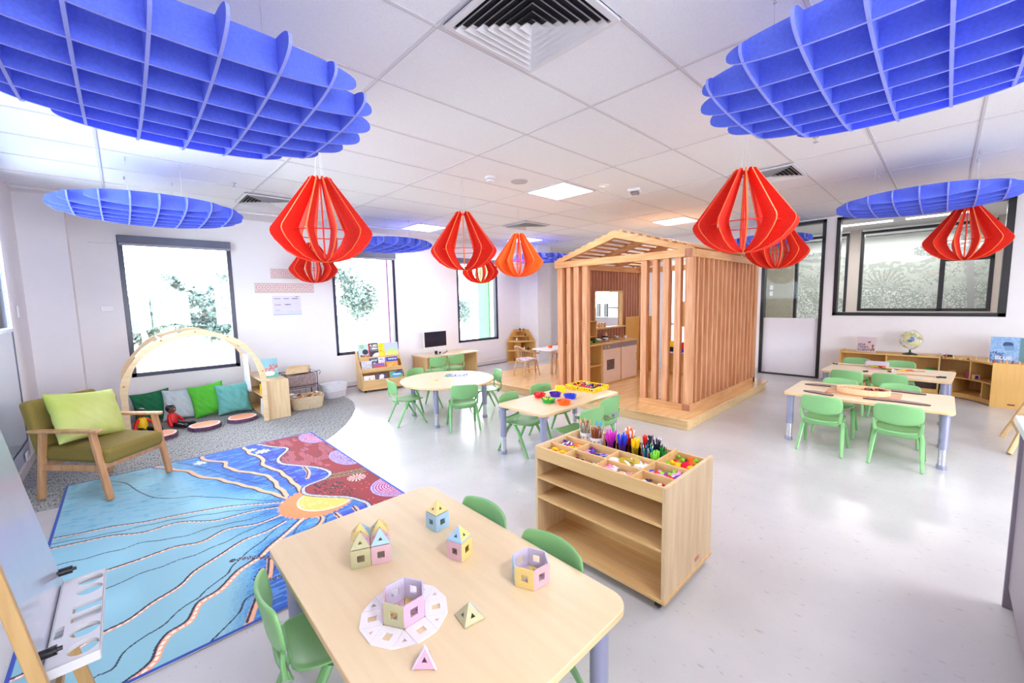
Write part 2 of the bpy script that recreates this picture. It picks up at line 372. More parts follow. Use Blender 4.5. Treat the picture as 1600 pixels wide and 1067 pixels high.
mb.box(X1-.01, W1, GW[0], GW[0]+.07, GZ, z); mb.box(X1-.01, W1, GW[1]-t, GW[1], GZ, z); mb.box(X1-.01, W1, GW[0], GW[1], GZ, GZ+t); mb.box(X1-.01, W1, GW[0], GW[1], z-.04, z)
gw = struct(mb.build('window_5', BLACK, bevel=.003))
mb = MB(); mb.box(X1+.05, X1+.058, GW[0]+.07, GW[1]-t, GZ+t, z-.04); mb.build('pane', glass('tinted_glass', (.95, .96, .96), 1.18), gw)
mb = MB(); mb.box(X1, W1, D[0], D[1], z, CEIL); mb.box(X1, W1, GW[0], GW[1], z, CEIL); struct(mb.build('trim_7', WALL))
# far glazed openings of the same wall (seen beside the play house)
mb = MB(); t = .045
for a, b_, z0, z1 in ((3.1, 4.2, 0, 2.3), (5.0, 6.3, .95, 2.2)):
    mb.box(X1, W1, a, a+t, z0, z1); mb.box(X1, W1, b_-t, b_, z0, z1); mb.box(X1, W1, a, b_, z1-t, z1); mb.box(X1, W1, a, b_, z0, z0+t)
mb.box(X1, W1, 3.1, 4.2, .85, .9)
struct(mb.build('window_6', mat('white_window_frame', (.75, .75, .78), .4)))
# wall nib in the far corner
mb = MB(); mb.box(7.05, 7.5, 6.55, Y1, 0, CEIL); struct(mb.build('wall_nib', WALL))
# corner column and left wall with glazing
mb = MB(); mb.box(X0, -.385, 6.84, Y1, 0, CEIL); struct(mb.build('wall_corner', WALL))
LW = (3.0, 5.92); LZ = 2.62
mb = MB(); mb.box(X0-T, X0, Y0-.3, LW[0], 0, CEIL); mb.box(X0-T, X0, LW[0], LW[1], 0, .10); mb.box(X0-T, X0, LW[0], LW[1], LZ, CEIL); mb.box(X0-T, X0, LW[1], Y1+T, 0, CEIL)
struct(mb.build('wall_left', WALL))
WFR = mat('pale_blue_aluminium', (.50, .55, .72), .35, metal=.3)
mb = MB(); t = .03
mb.box(X0-.05, X0+.003, LW[1]-t, LW[1]-.004, .25, 1.27); mb.box(X0-.05, X0+.003, LW[0], LW[1]-.03, .24, .26); mb.box(X0-.05, X0+.003, 4.1, 4.13, .26, 1.27)
lf = struct(mb.build('window_4', mat('dark_blue_frame', (.02, .03, .10), .3)))
mb = MB(); mb.box(X0-.05, X0+.003, LW[0], LW[1]-.004, 1.27, 1.30); mb.box(X0-.05, X0+.003, LW[1]-.17, LW[1]-.13, 1.31, LZ); mb.build('transom', WFR, lf)
mb = MB(); mb.box(X0-.05, X0+.002, LW[0], LW[1], .10, .24); mb.build('sill_panel', WFR, lf)
mb = MB(); mb.box(X0-.006, X0-.001, LW[0], LW[1]-t, .26, 1.27); mb.build('gloss_panel', GLOSSP, lf)
mb = MB(); mb.box(X0-.006, X0-.001, LW[0], LW[1]-.17, 1.31, LZ); mb.build('pane', glass('blue_glass', (.90, .96, 1), 1.2), lf)
mb = MB(); mb.box(X0, X0+.012, Y0, 6.84, 0.006, .09); struct(mb.build('baseboard_left', TRIM))
mb = MB(); mb.box(-.385, 7.05, Y1-.012, Y1, .0065, .012); mb.box(-.385, 7.05, Y1-.012, Y1, .012, .09)
struct(mb.build('baseboard_window_side', TRIM))
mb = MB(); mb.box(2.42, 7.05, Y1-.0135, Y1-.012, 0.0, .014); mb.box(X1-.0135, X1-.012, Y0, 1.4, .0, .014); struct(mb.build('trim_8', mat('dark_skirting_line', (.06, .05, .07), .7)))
mb = MB(); mb.box(X1-.012, X1, GW[0]-3, D[0]-.01, 0, .09); mb.box(X1-.012, X1, D[1]+.01, 3.1, 0, .09); struct(mb.build('baseboard_right', TRIM))
mb = MB(); xs = X0-.3
for a, b_ in ADDED_WIN: mb.box(xs, a, Y0-.2, Y0, 0, CEIL); mb.box(a, b_, Y0-.2, Y0, 0, .2); mb.box(a, b_, Y0-.2, Y0, 2.5, CEIL); xs = b_
mb.box(xs, 12.6, Y0-.2, Y0, 0, CEIL); struct(mb.build('wall_back', WALL))
mb = MB()
for a, b_ in ADDED_WIN: _ = [mb.box(a, a+.05, Y0-.1, Y0, .2, 2.5), mb.box(b_-.05, b_, Y0-.1, Y0, .2, 2.5), mb.box(a, b_, Y0-.1, Y0, .2, .25), mb.box(a, b_, Y0-.1, Y0, 2.45, 2.5), mb.box((a+b_)/2-.025, (a+b_)/2+.025, Y0-.1, Y0, .25, 2.45)]
struct(mb.build('window_8', NAVY))  # frames of the added, unseen back windows

# ---- the room beyond the big glazed panel: second wall of windows onto a mural
RX = 10.9; BEI = mat('beige_grey_paint', s2l(196, 186, 178), .7, var=.02)
mb = MB()
MWN = (-.54, 1.24, 1.10, 2.68)   # y0,y1,z0,z1 of far window
mb.box(RX, RX+.15, Y0, MWN[0], 0, CEIL); mb.box(RX, RX+.15, MWN[0], MWN[1], 0, MWN[2]); mb.box(RX, RX+.15, MWN[1], 1.42, 0, CEIL)
mb.box(RX, RX+.15, 2.34, 4.2, 0, CEIL); mb.box(RX, RX+.15, 4.2, 6.3, 2.2, CEIL); mb.box(RX, RX+.15, 6.3, Y1, 0, CEIL)
struct(mb.build('wall_beyond', BEI))
mb = MB(); t = .05
def rectframe(mb, x, x2, y0, y1, z0, z1, t):
    mb.box(x, x2, y0, y0+t, z0, z1); mb.box(x, x2, y1-t, y1, z0, z1); mb.box(x, x2, y0+t, y1-t, z0, z0+t); mb.box(x, x2, y0+t, y1-t, z1-t, z1)
rectframe(mb, RX-.01, RX+.1, *MWN, t); mb.box(RX-.01, RX+.1, .04, .11, MWN[2], MWN[3]); mb.box(RX-.01, RX+.1, MWN[0], .04, 2.0, 2.06)
rectframe(mb, RX-.01, RX+.1, 1.42, 2.34, 0.0, 2.68, t)
wf = struct(mb.build('window_7', BLACK, bevel=.003))
mb = MB(); mb.box(RX+.04, RX+.046, MWN[0]+t, MWN[1]-t, MWN[2]+t, MWN[3]-t); mb.box(RX+.04, RX+.046, 1.42+t, 2.34-t, t, 2.63); mb.build('pane', glass('far_glass', (.95, .97, .97), 1.18), wf)
mb = MB(); mb.box(X1+.14, RX, -1.3, -1.2, 0, CEIL); mb.box(X1+.14, RX, 3.0, 3.1, 0, CEIL); struct(mb.build('wall_partition', BEI))
area('beyond_room_light', (9.8, .9, CEIL-.06), .5, 2.4, 26, (1, .97, .94))
area('beyond_room_light', (11.7, .9, CEIL-.06), .5, 3.0, 28, (1, .98, .96))
for k, (xx, yy) in enumerate(((9.75, .05), (9.75, 1.0))):
    b_ = thing('ceiling_light', ['slim white light strip on the ceiling behind the red lampshade beyond the glass', 'slim white light strip beyond the glass nearer the door'][k], 'light', (xx, yy, CEIL-.035))
    q = MB(); q.box(-.10, .10, -.3, .5, 0, .034); q.build('housing', WHITE, b_)
    q = MB(); q.box(-.085, .085, -.29, .49, -.006, 0); q.build('diffuser', mat('strip_light_glow', (1, 1, 1), .5, emit=(1, .98, .95), es=3.0), b_)
def mural(X, Y):
    # X along wall, Y up; sketchy bushland of scrub and rocks in greens and greys
    base = np.ones((len(X), 3))*np.array(s2l(214, 214, 212))
    H = 1.62+.12*np.sin(X*2.3)+.05*np.sin(X*7)
    land = (Y < H)
    n1 = vnoise(X*6, Y*9); n2 = vnoise(X*22+5, Y*26); n3 = vnoise(X*55, Y*60+9)
    tone = np.array(s2l(176, 178, 168))
    base[land] = tone
    g = np.clip((n1-.45)*3, 0, 1)[:, None]*land[:, None]
    base = base*(1-.6*g)+np.array(s2l(126, 142, 120))*.6*g
    pk = np.clip((vnoise(X*3+9, Y*5+2)-.62)*5, 0, 1)[:, None]*land[:, None]*((Y > 1.2)[:, None])
    base = base*(1-.5*pk)+np.array(s2l(198, 150, 140))*.5*pk
    bush = (land & (np.abs(n2-.5) < .06))
    base[bush] = s2l(96, 104, 96)
    lo = (Y < .9+.1*np.sin(X*4))
    lf_ = lo & (n3 > .62); base[lf_] = s2l(92, 118, 84)
    lf_ = lo & (n3 < .3); base[lf_] = s2l(232, 232, 226)
    lf_ = lo & (np.abs(vnoise(X*40+3, Y*30)-.5) < .05); base[lf_] = s2l(84, 82, 92)
    fl = (Y < .7) & (vnoise(X*30+70, Y*30+11) > .8) & (X > 2.6); base[fl] = s2l(196, 150, 190)
    rid = land & (Y > H-.22) & (n2 > .45); base[rid] = s2l(128, 138, 126)
    # grass trees
    for cx, cy, r in ((1.95, .95, .42), (.75, 1.02, .3), (3.25, .8, .25)):
        a = np.arctan2(Y-cy, X-cx); d = np.hypot(X-cx, Y-cy); m_ = (d < r) & (np.sin(a*26+d*9) > .72) & (a > -.3) & (a < PI+.3); base[m_] = s2l(88, 96, 84)
    # slender tree with a dark crown
    tx = 3.22+.03*np.sin(Y*3); m_ = (np.abs(X-tx) < .05) & (Y < 1.9); base[m_] = s2l(128, 122, 126)
    for cx, cy, rx, ry in ((.75, 1.72, .36, .13), (.2, 1.75, .25, .1), (2.75, 1.72, .42, .12), (3.3, 1.95, .3, .1)):
        m_ = (((X-cx)/rx)**2+((Y-cy)/ry)**2 < .6+.8*n2); base[m_ & (n3 > .3)] = s2l(92, 104, 96)
    rk = (((X-1.15)/.36)**2+((Y-.95)/.2)**2 < 1); base[rk & (n2 > .3)] = s2l(206, 196, 190)
    return base*.62+.38*np.array(s2l(206, 206, 204))
mo = vcgrid('mural_wall_panel', 4.2, 2.1, 700, 350, mural, vcmat('mural_print', .7), None, .02)
mo.location = (12.3, -1.3, .6); mo.rotation_euler = (PI/2, 0, PI/2); mo.rotation_euler = Euler((PI/2, 0, -PI/2)); mo.location = (12.32, 2.9, .6)
tag(mo, 'sketched bushland mural in greens and greys beyond the far black-framed windows', 'mural')
mb = MB(); mb.box(12.35, 12.5, Y0, Y1, 0, CEIL); struct(mb.build('wall_far', mat('pale_grey_paint', s2l(205, 203, 205), .7)))
# noticeboard panel in the corridor, seen through the door
mb = MB(); mb.box(-.02, 0, 0, .62, 0, 2.6); 
nb = thing('pin_board_panel', 'grey green felt wall panel seen through the glass door', 'wall panel', (RX-.02, 2.36, .08)); mb.build('felt', mat('grey_green_felt', s2l(160, 158, 142), .9, var=.08, scale=25), nb)
mb = MB(); mb.box(-.03, -.02, .38, .44, 1.5, 1.6); mb.box(-.03, -.02, .38, .44, 1.36, 1.46); mb.build('note', WPLAS, nb)

# outside: lawn, path and trees in strong daylight
mb = MB(); mb.box(-40, 60, 7.6, 90, -1.2, -1.0); struct(mb.build('ground_outside', mat('pale_dry_grass', (.42, .42, .30), .9, var=.15, scale=.5)))
mb = MB(); mb.box(-60, 60, -40, -5.6, -1.2, -1.0); mb.box(-60, -1.1, -5.6, 7.6, -1.2, -1.0); struct(mb.build('ground_side', mat('concrete_path', (.5, .5, .5), .9, var=.1, scale=1)))
LEAF = mat('eucalypt_leaves', (.07, .115, .11), .6, var=.35, scale=1.5); BARK = mat('pale_bark', (.35, .30, .26), .8)
def tree(x, y, h, r, lab, seed):
    rr = random.Random(seed); t = thing('gum_tree', lab, 'tree', (x, y, -1.0), 0, 'trees outside the windows')
    q = MB(); q.tube([(0, 0, 0), (.1, 0, h*.4), (-.05, .1, h*.8)], [.16, .12, .05], 8); q.build('trunk', BARK, t, smooth=True)
    q = MB()
    for c in range(16):
        a = rr.random()*2*PI; d = rr.random()**.5*r; z = h*(.45+.55*rr.random()); cr_ = r*(.25+.25*rr.random())
        for k in range(260):
            v = Vector((rr.gauss(0, 1), rr.gauss(0, 1), rr.gauss(0, 1))).normalized()*cr_*rr.random()**.4
            p = Vector((math.cos(a)*d, math.sin(a)*d, z))+v; s_ = .12+.10*rr.random()
            e1 = Vector((rr.gauss(0, 1), rr.gauss(0, 1), rr.gauss(0, 1))).normalized()*s_; e2 = Vector((rr.gauss(0, 1), rr.gauss(0, 1), rr.gauss(0, 1))).normalized()*s_*.5
            q.add([p, p+e1*.5+e2, p+e1, p+e1*.5-e2], [(0, 1, 2, 3)])
    q.build('crown', LEAF, t)
tree(2.2, 19, 3.5, 1.05, 'bushy tree seen through the right of the cushion corner window', 1)
tree(4.4, 26.5, 3.2, 1.2, 'smaller tree at the right edge of the cushion corner window', 2)
tree(.5, 22, 2.7, 1.1, 'low tree seen in the left of the cushion corner window', 3)
tree(9.6, 24, 4.0, 1.4, 'tree seen through the window behind the book rack', 4)
tree(20, 28, 2.6, 1.8, 'low tree seen through the window right of the computer', 5)

# wall items
def wall_box(name, lab, cat, x, y, z, w, h, d, m, bev=.004):
    q = MB(); q.box(-w/2, w/2, -d, 0, -h/2, h/2); o = q.build(name, m, bevel=bev); o.location = (x, y, z); return tag(o, lab, cat)
o = wall_box('power_outlet', 'white double power outlet on the wall left of the big window', 'power outlet', -.13, Y1, 1.46, .12, .07, .012, WPLAS)
o = wall_box('wall_hook_rail', 'small white rail high on the wall left of the big window', 'wall fitting', -.12, Y1, 2.27, .22, .02, .02, WPLAS)
q = MB(); q.box(0, .012, -.04, .04, -.06, .06); o = q.build('light_switch', WPLAS, bevel=.003); o.location = (X0, 6.3, 1.45); tag(o, 'white light switch on the left wall beside the column', 'switch')
q = MB(); q.box(0, .012, -.05, .05, -.035, .035); o = q.build('power_outlet', WPLAS, bevel=.003); o.location = (X0+.013, 5.62, .155); tag(o, 'white power outlet low on the left wall under the glass panel', 'power outlet')
def bunting(X, Y):
    c = np.ones((len(X), 3))*np.array(s2l(206, 190, 182)); k = np.floor(X/.12); u = X-k*.12-.06; v = Y-.085
    r = np.hypot(u, v); a = np.arctan2(v, u)
    m_ = (np.abs(u) < .052) & (np.abs(v) < .05); c[m_] = s2l(226, 200, 200)
    m_ = r < .04*(1+.18*np.cos(a*8)); c[m_] = s2l(204, 160, 168); m_ = r < .026; c[m_] = s2l(236, 218, 222); m_ = r < .012; c[m_] = s2l(190, 140, 150)
    return c
for i, (x0, x1, z, lab) in enumerate(((1.69, 2.29, 1.87, 'upper short strip of pink flower squares pinned to the wall'), (1.465, 2.305, 1.65, 'lower long strip of seven pink flower squares pinned to the wall'))):
    o = vcgrid('flower_banner', x1-x0, .152, int((x1-x0)*330), 50, bunting, vcmat('paper_print', .8), None, .004); o.location = (x0, Y1-.0005, z); o.rotation_euler = (PI/2, 0, 0); tag(o, lab, 'wall banner')
def poster(X, Y):
    c = np.ones((len(X), 3))*np.array(s2l(218, 214, 232)); W, H = .41, .30
    for x0, x1, y0, y1, col in ((.02, .12, .252, .262, (150, 110, 160)), (.16, .24, .252, .262, (110, 90, 190)), (.28, .37, .252, .262, (60, 60, 70)), (.33, .38, .28, .29, (40, 40, 40)), (.03, .12, .155, .166, (140, 90, 160)), (.17, .26, .157, .17, (60, 50, 110)), (.03, .10, .07, .076, (140, 120, 180)), (.0, .41, .0, .012, (150, 170, 220)), (.2, .41, .03, .06, (200, 214, 250))):
        m_ = (X > x0) & (X < x1) & (Y > y0) & (Y < y1); c[m_] = s2l(*col)
    ln = (Y < .24) & (np.abs((Y*1000) % 12-6) < 1.2) & (X > .02) & (X < .39) & (hsh(np.floor(X*120), np.floor(Y*80)) > .45); c[ln] = s2l(190, 184, 212)
    return c
o = vcgrid('timetable_poster', .41, .30, 164, 120, poster, vcmat('paper_print', .8), None, .003); o.location = (1.685, Y1-.0005, 1.305); o.rotation_euler = (PI/2, 0, 0); tag(o, 'printed white and lilac schedule sheet on the wall under the flower strips', 'poster')

t = thing('metal_railing', 'black metal railing with wide posts seen through the play house window opening', 'railing', (10.2, 6.8, 0))
q = MB(); q.box(-.02, .02, -.6, .6, 1.17, 1.21); q.build('top_rail', BLACK, t)
for y in (.24, -.02): q = MB(); q.box(-.03, .03, y-.06, y+.06, 0, 1.32); q.build('post', BLACK, t)
for y in (.34, .44, .54): q = MB(); q.box(-.01, .01, y-.008, y+.008, 0, 1.17); q.build('bar', BLACK, t)

# ================================================================ CEILING FITTINGS
GLOWP = mat('panel_diffuser_glow', (1, 1, 1), .5, emit=(1, .99, .98), es=2.6)
LAB_P = ['square lit ceiling panel nearest the middle of the room', 'square lit ceiling panel near the window wall', 'square lit ceiling panel just past the play house roof', 'square lit ceiling panel over the far end beside the nib wall', 'lit ceiling panel above the cart between the blue rafts', 'lit ceiling panel above the far right tables']
for i, (x, y) in enumerate(PANELS):
    t = thing('ceiling_light', LAB_P[i] if i < 4 else ['added unseen ceiling panel light, behind the camera', 'added unseen ceiling panel light, behind the camera', 'added unseen ceiling panel light, behind the camera', 'added ceiling panel light hidden above the upper left blue raft', 'added ceiling panel light hidden above the upper right blue raft'][i-4], 'light', (x+.3, y+.3, CEIL), 0, 'square ceiling panels')  # panels out of view are added lamps that brighten the room
    q = MB(); q.ring_prism(rrect(-.295, .295, -.295, .295, .004, 1), rrect(-.272, .272, -.272, .272, .004, 1), -.012, -.002); q.build('frame', TBAR, t)
    q = MB(); q.box(-.275, .275, -.275, .275, -.008, -.003); q.build('diffuser', GLOWP, t)
DIFF = mat('vent_white', (.74, .73, .76), .5, var=.01); DARKV = mat('vent_dark_gap', (.015, .015, .02), .9)
def vent(x, y, label, s=.56):
    t = thing('ceiling_vent', label, 'vent', (x, y, CEIL), 0, 'ceiling vents'); h = s/2
    q = MB(); q.box(-h, h, -h, h, -.010, -.005); q.build('backing', DARKV, t)
    q = MB(); q.ring_prism(rrect(-h, h, -h, h, .003, 1), rrect(-h+.03, h-.03, -h+.03, h-.03, .003, 1), -.022, -.003)
    n = 7; st = (h-.04)/n
    for k in range(n):     # nested square louvre cones
        o_ = h-.035-k*st; i_ = o_-st*.72
        vs = [(-o_, -o_, -.034), (o_, -o_, -.034), (o_, o_, -.034), (-o_, o_, -.034), (-i_, -i_, -.012), (i_, -i_, -.012), (i_, i_, -.012), (-i_, i_, -.012)]
        vs += [(a, b, c+.004) for a, b, c in vs]
        fs = []
        for a in range(4):
            b = (a+1) % 4; fs += [(a, b, 4+b, 4+a), (8+b, 8+a, 12+a, 12+b), (a+4, b+4, 12+b, 12+a)]
        q.add(vs, fs)
    q.build('louvre', DIFF, t); return t
vent(1.46, 1.37, 'large square air vent at the top of the picture', .57); vent(1.38, 5.74, 'air vent beside the far left blue raft')
vent(5.08, 1.36, 'air vent half behind the large red lampshade near the play house'); vent(5.1, 4.98, 'air vent above the orange lampshade')
t = thing('smoke_detector', 'small round white smoke detector on the ceiling', 'detector', (2.86, 3.3, CEIL)); q = MB(); q.lathe([(.055, 0), (.055, -.02), (.045, -.025), (.04, -.05), (.0, -.052)], n=20); q.build('body', WPLAS, t, smooth=True); q = MB(); q.cyl((0, 0), .0445, -.030, -.026, 20); q.build('vent_band', DARKV, t)
q = MB(); q.lathe([(.09, 0), (.09, -.006), (.085, -.01), (0, -.012)], n=24); o = q.build('ceiling_speaker', mat('speaker_grille', (.5, .48, .52), .6, scale=300, var=.2), smooth=True); o.location = (3.2, 3.22, CEIL); tag(o, 'round flush ceiling speaker beside the smoke detector', 'speaker')
q = MB(); q.lathe([(.055, 0), (.055, -.006), (0, -.01)], n=20); o = q.build('ceiling_downlight', WPLAS, smooth=True); o.location = (4.05, 2.72, CEIL); tag(o, 'tiny round ceiling downlight by the lit panel', 'light')
t = thing('ceiling_sensor', 'grey and white boxed sensor on the ceiling right of the lit panel', 'sensor', (4.5, 2.6, CEIL), .4); q = MB(); q.box(-.09, .09, -.07, .07, -.03, 0); q.build('base', WPLAS, t, bevel=.008); q = MB(); q.box(-.06, .06, -.045, .045, -.055, -.031); q.build('head', GREY, t, bevel=.01)
for x, y, lab in ((4.19, .8, 'fire sprinkler under the front right blue raft'), (.95, 5.15, 'fire sprinkler above the far left blue raft'), (7.35, .55, 'fire sprinkler near the glazed wall')):
    q = MB(); q.cyl((0, 0), .022, -.006, 0, 12); q.cyl((0, 0), .007, -.04, -.006, 8); q.cyl((0, 0), .018, -.046, -.041, 10); o = q.build('sprinkler', SILV); o.location = (x, y, CEIL); tag(o, lab, 'sprinkler')

# hanging wire
WIRE = mat('thin_steel_wire', (.55, .55, .6), .4, metal=.6)
# ---- blue felt rafts: crossing lens-shaped fins
def raft(cx, cy, cz, R, label, t=.088, nfin=7, pitch=.18):
    th = thing('acoustic_raft', label, 'acoustic panel', (cx, cy, cz), 0, 'blue felt ceiling rafts')
    def fin(off, ax):
        L = math.sqrt(max(0.02, R*R-off*off)); hh = t*(1-(off/R)**2)**.38
        n = 28; top = []; bot = []
        for k in range(n+1):
            a = PI*k/n; u = -math.cos(a)*L; z = hh*max(0, math.sin(a))**.75
            top.append((u, z)); bot.append((u, -z))
        poly = bot+top[::-1][1:-1]
        q = MB()
        M_ = Matrix(((1, 0, 0, 0), (0, 0, 1, off), (0, 1, 0, 0), (0, 0, 0, 1))) if ax == 'x' else Matrix(((0, 0, 1, off), (1, 0, 0, 0), (0, 1, 0, 0), (0, 0, 0, 1)))
        q.M = M_; w_ = .0055
        q.prism(poly, -w_, w_, edge_mi=1); q.build('fin', [BLUE, BLUEE], th)
    for k in range(-(nfin//2), nfin//2+1):
        fin(k*pitch, 'y')
    for k in range(-(nfin//2), nfin//2+1): fin(k*pitch+.0, 'x')
    for sx, sy in ((-1, -1), (1, -1), (1, 1), (-1, 1)):
        q = MB(); q.tube([(sx*.18, sy*.36, .06), (sx*.18, sy*.36, CEIL-cz)], .0012, 5); q.cyl((sx*.18, sy*.36), .008, CEIL-cz-.03, CEIL-cz, 8); q.build('hanging_wire', WIRE, th)
    return th
raft(.31, 2.27, 2.36, .715, 'blue felt raft hanging largest at the upper left')
raft(.30, 5.18, 2.36, .70, 'blue felt raft hanging above the cushion corner window')
raft(2.31, .215, 2.365, .685, 'blue felt raft hanging at the upper right')
raft(5.96, .22, 2.37, .69, 'blue felt raft in front of the glazed wall')
raft(3.15, 6.15, 2.37, .69, 'blue felt raft above the window behind the book rack')
raft(6.75, 6.2, 2.37, .69, 'blue felt raft behind the orange lampshade')
raft(8.0, 2.1, 2.37, .6, 'blue felt raft seen behind the red lampshade by the door')

# ---- red slatted pendants: eight radial boards with two polygonal hoops
def pendant(x, y, zb, label, rz=0, col=RED, R=.345, H=.60):
    rz = math.atan2(-y, -x)+rz
    th = thing('slatted_pendant', label, 'pendant lamp', (x, y, zb), rz, 'red slatted lampshades')
    zm = .205
    out = [(.022, 0), (.10, .008), (.18, .032), (.26, .082), (.318, .145), (.340, .182), (.345, .205), (.338, .228), (.085, H-.02), (.078, H-.005), (.066, H), (.045, H-.004)]
    inn = [(.035, H-.03), (.20, .25), (.212, .222), (.205, .185), (.16, .115), (.09, .055), (.022, .022)]
    prof = [(a*R/.345, b) for a, b in out+inn]
    for k in range(12):
        a = 2*PI*k/12; q = MB()
        q.M = Matrix.Rotation(a, 4, 'Z') @ Matrix(((1, 0, 0, 0), (0, 0, -1, 0), (0, 1, 0, 0), (0, 0, 0, 1)))
        q.prism(prof, -.005, .005, edge_mi=1); q.build('board', [col, ORG], th)
    for z, r in ((.205, .250),):
        q = MB(); P = [Vector((r*math.cos(2*PI*k/12), r*math.sin(2*PI*k/12), z)) for k in range(12)]
        for k in range(12): q.bar(P[k], P[(k+1) % 12], .010, .006)
        q.build('hoop', [RED], th)
    q = MB(); q.cyl((0, 0), .042, H-.028, H-.018, 16); q.tube([(0, 0, .03), (0, 0, H-.02)], .006, 6); q.build('stem', RED, th)
    for k in range(3):
        a = 2*PI*k/3; q = MB(); q.tube([(.035*math.cos(a), .035*math.sin(a), H-.02), (0, 0, CEIL-zb)], .0007, 4); q.build('hanging_wire', WIRE, th)
    return th
ORED = mat('sunlit_red_felt', s2l(240, 96, 14), .75, var=.1, scale=60)  # red felt recoloured orange to paint sunlight on one lampshade
pendant(1.11, 3.15, 1.765, 'largest red slatted lampshade left of centre above the rug', .24)
pendant(2.66, 3.52, 1.785, 'red slatted lampshade above the round table', .0)
pendant(4.10, 4.16, 1.785, 'red slatted lampshade coloured sunlit orange beside the play house roof', .1, ORED)
pendant(3.38, 1.06, 1.775, 'large red slatted lampshade right of the play house gable', .06)
pendant(6.67, -.11, 1.79, 'red slatted lampshade hanging below the raft at the right edge', .3)
pendant(5.96, 1.48, 1.785, 'small red slatted lampshade overlapping the play house side', .15)
pendant(2.16, 6.62, 1.785, 'small red slatted lampshade directly behind the largest one', .2)
pendant(4.88, 5.98, 1.785, 'small red slatted lampshade in front of the window right of the computer', .3)

# ================================================================ RUG
def seg_dist(P, X, Y):
    d = np.full(len(X), 9.); s = np.zeros(len(X)); L0 = 0.
    for (x0, y0), (x1, y1) in zip(P[:-1], P[1:]):
        dx, dy = x1-x0, y1-y0; L = math.hypot(dx, dy)+1e-9
        t = np.clip(((X-x0)*dx+(Y-y0)*dy)/L**2, 0, 1); e = np.hypot(X-x0-t*dx, Y-y0-t*dy)
        m_ = e < d; d[m_] = e[m_]; s[m_] = L0+t[m_]*L; L0 += L
    return d, s
def smooth_line(P, n=6):
    P = [np.array(p, float) for p in P]; Q = [P[0]]+P+[P[-1]]; out = []
    for i in range(1, len(Q)-2):
        for k in range(n):
            t = k/n; a, b, c, d = Q[i-1], Q[i], Q[i+1], Q[i+2]
            out.append(.5*((2*b)+(-a+c)*t+(2*a-5*b+4*c-d)*t*t+(-a+3*b-3*c+d)*t**3))
    out.append(P[-1]); return [tuple(p) for p in out]
def inside(P, X, Y):
    c = np.zeros(len(X), bool); n = len(P)
    for i in range(n):
        (x0, y0), (x1, y1) = P[i], P[i-1]
        if y0 == y1: continue
        k = ((y0 > Y) != (y1 > Y)) & (X < (x1-x0)*(Y-y0)/(y1-y0)+x0); c ^= k
    return c
COAST = smooth_line([(.90, 4.94), (1.01, 4.69), (1.1, 4.52), (.96, 4.29), (.95, 4.12), (1.05, 3.95), (1.15, 3.78), (1.19, 3.6), (1.12, 3.5), (.96, 3.46), (.91, 3.38), (.92, 3.28), (1.02, 3.14), (1.11, 3.03), (1.16, 2.91), (1.18, 2.81), (1.15, 2.72), (1.1, 2.62), (1.02, 2.4), (1.1, 2.1)])
THICK = [[(.78, 3.36), (.71, 3.55), (.62, 3.79), (.53, 4.0), (.45, 4.19), (.36, 4.33), (.32, 4.51), (.21, 4.71), (.09, 4.93)],
 [(.8, 3.39), (.79, 3.6), (.79, 3.86), (.72, 4.06), (.65, 4.17), (.57, 4.39), (.57, 4.57), (.45, 4.76), (.45, 4.93)],
 [(.9, 3.39), (.9, 3.62), (.88, 3.96), (.82, 4.19), (.85, 4.44), (.8, 4.63), (.79, 4.93)],
 [(-.46, 3.84), (-.32, 3.79), (-.17, 3.75), (-.01, 3.67), (.13, 3.63), (.3, 3.57), (.47, 3.49), (.74, 3.29)],
 [(-.46, 3.68), (-.31, 3.64), (-.17, 3.6), (-.02, 3.5), (.16, 3.49), (.34, 3.34), (.55, 3.3), (.73, 3.22)],
 [(-.46, 3.12), (-.28, 3.15), (-.17, 3.13), (-.05, 3.13), (.11, 3.14), (.24, 3.09), (.38, 3.15), (.54, 3.08), (.69, 3.1)],
 [(-.46, 2.45), (-.3, 2.47), (-.19, 2.52), (-.1, 2.54), (-.01, 2.61), (.1, 2.67), (.17, 2.76), (.3, 2.84), (.43, 2.92), (.56, 2.93), (.68, 2.98)],
 [(-.12, 2.10), (-.03, 2.15), (0, 2.24), (.04, 2.3), (.11, 2.33), (.16, 2.44), (.25, 2.48), (.35, 2.59), (.46, 2.65), (.53, 2.72), (.64, 2.81), (.75, 2.91), (.8, 2.96)],
 [(.55, 2.2), (.6, 2.45), (.7, 2.6), (.72, 2.73), (.82, 2.77), (.87, 2.85), (.85, 2.91)], [(.9, 2.3), (.93, 2.5), (.96, 2.73), (.96, 2.84)], [(1.01, 3.61), (1.06, 3.74), (1.07, 3.9)], [(1.06, 2.6), (1.08, 2.73), (1.09, 2.84)], [(.3, 2.12), (.38, 2.3), (.45, 2.42), (.5, 2.6)]]
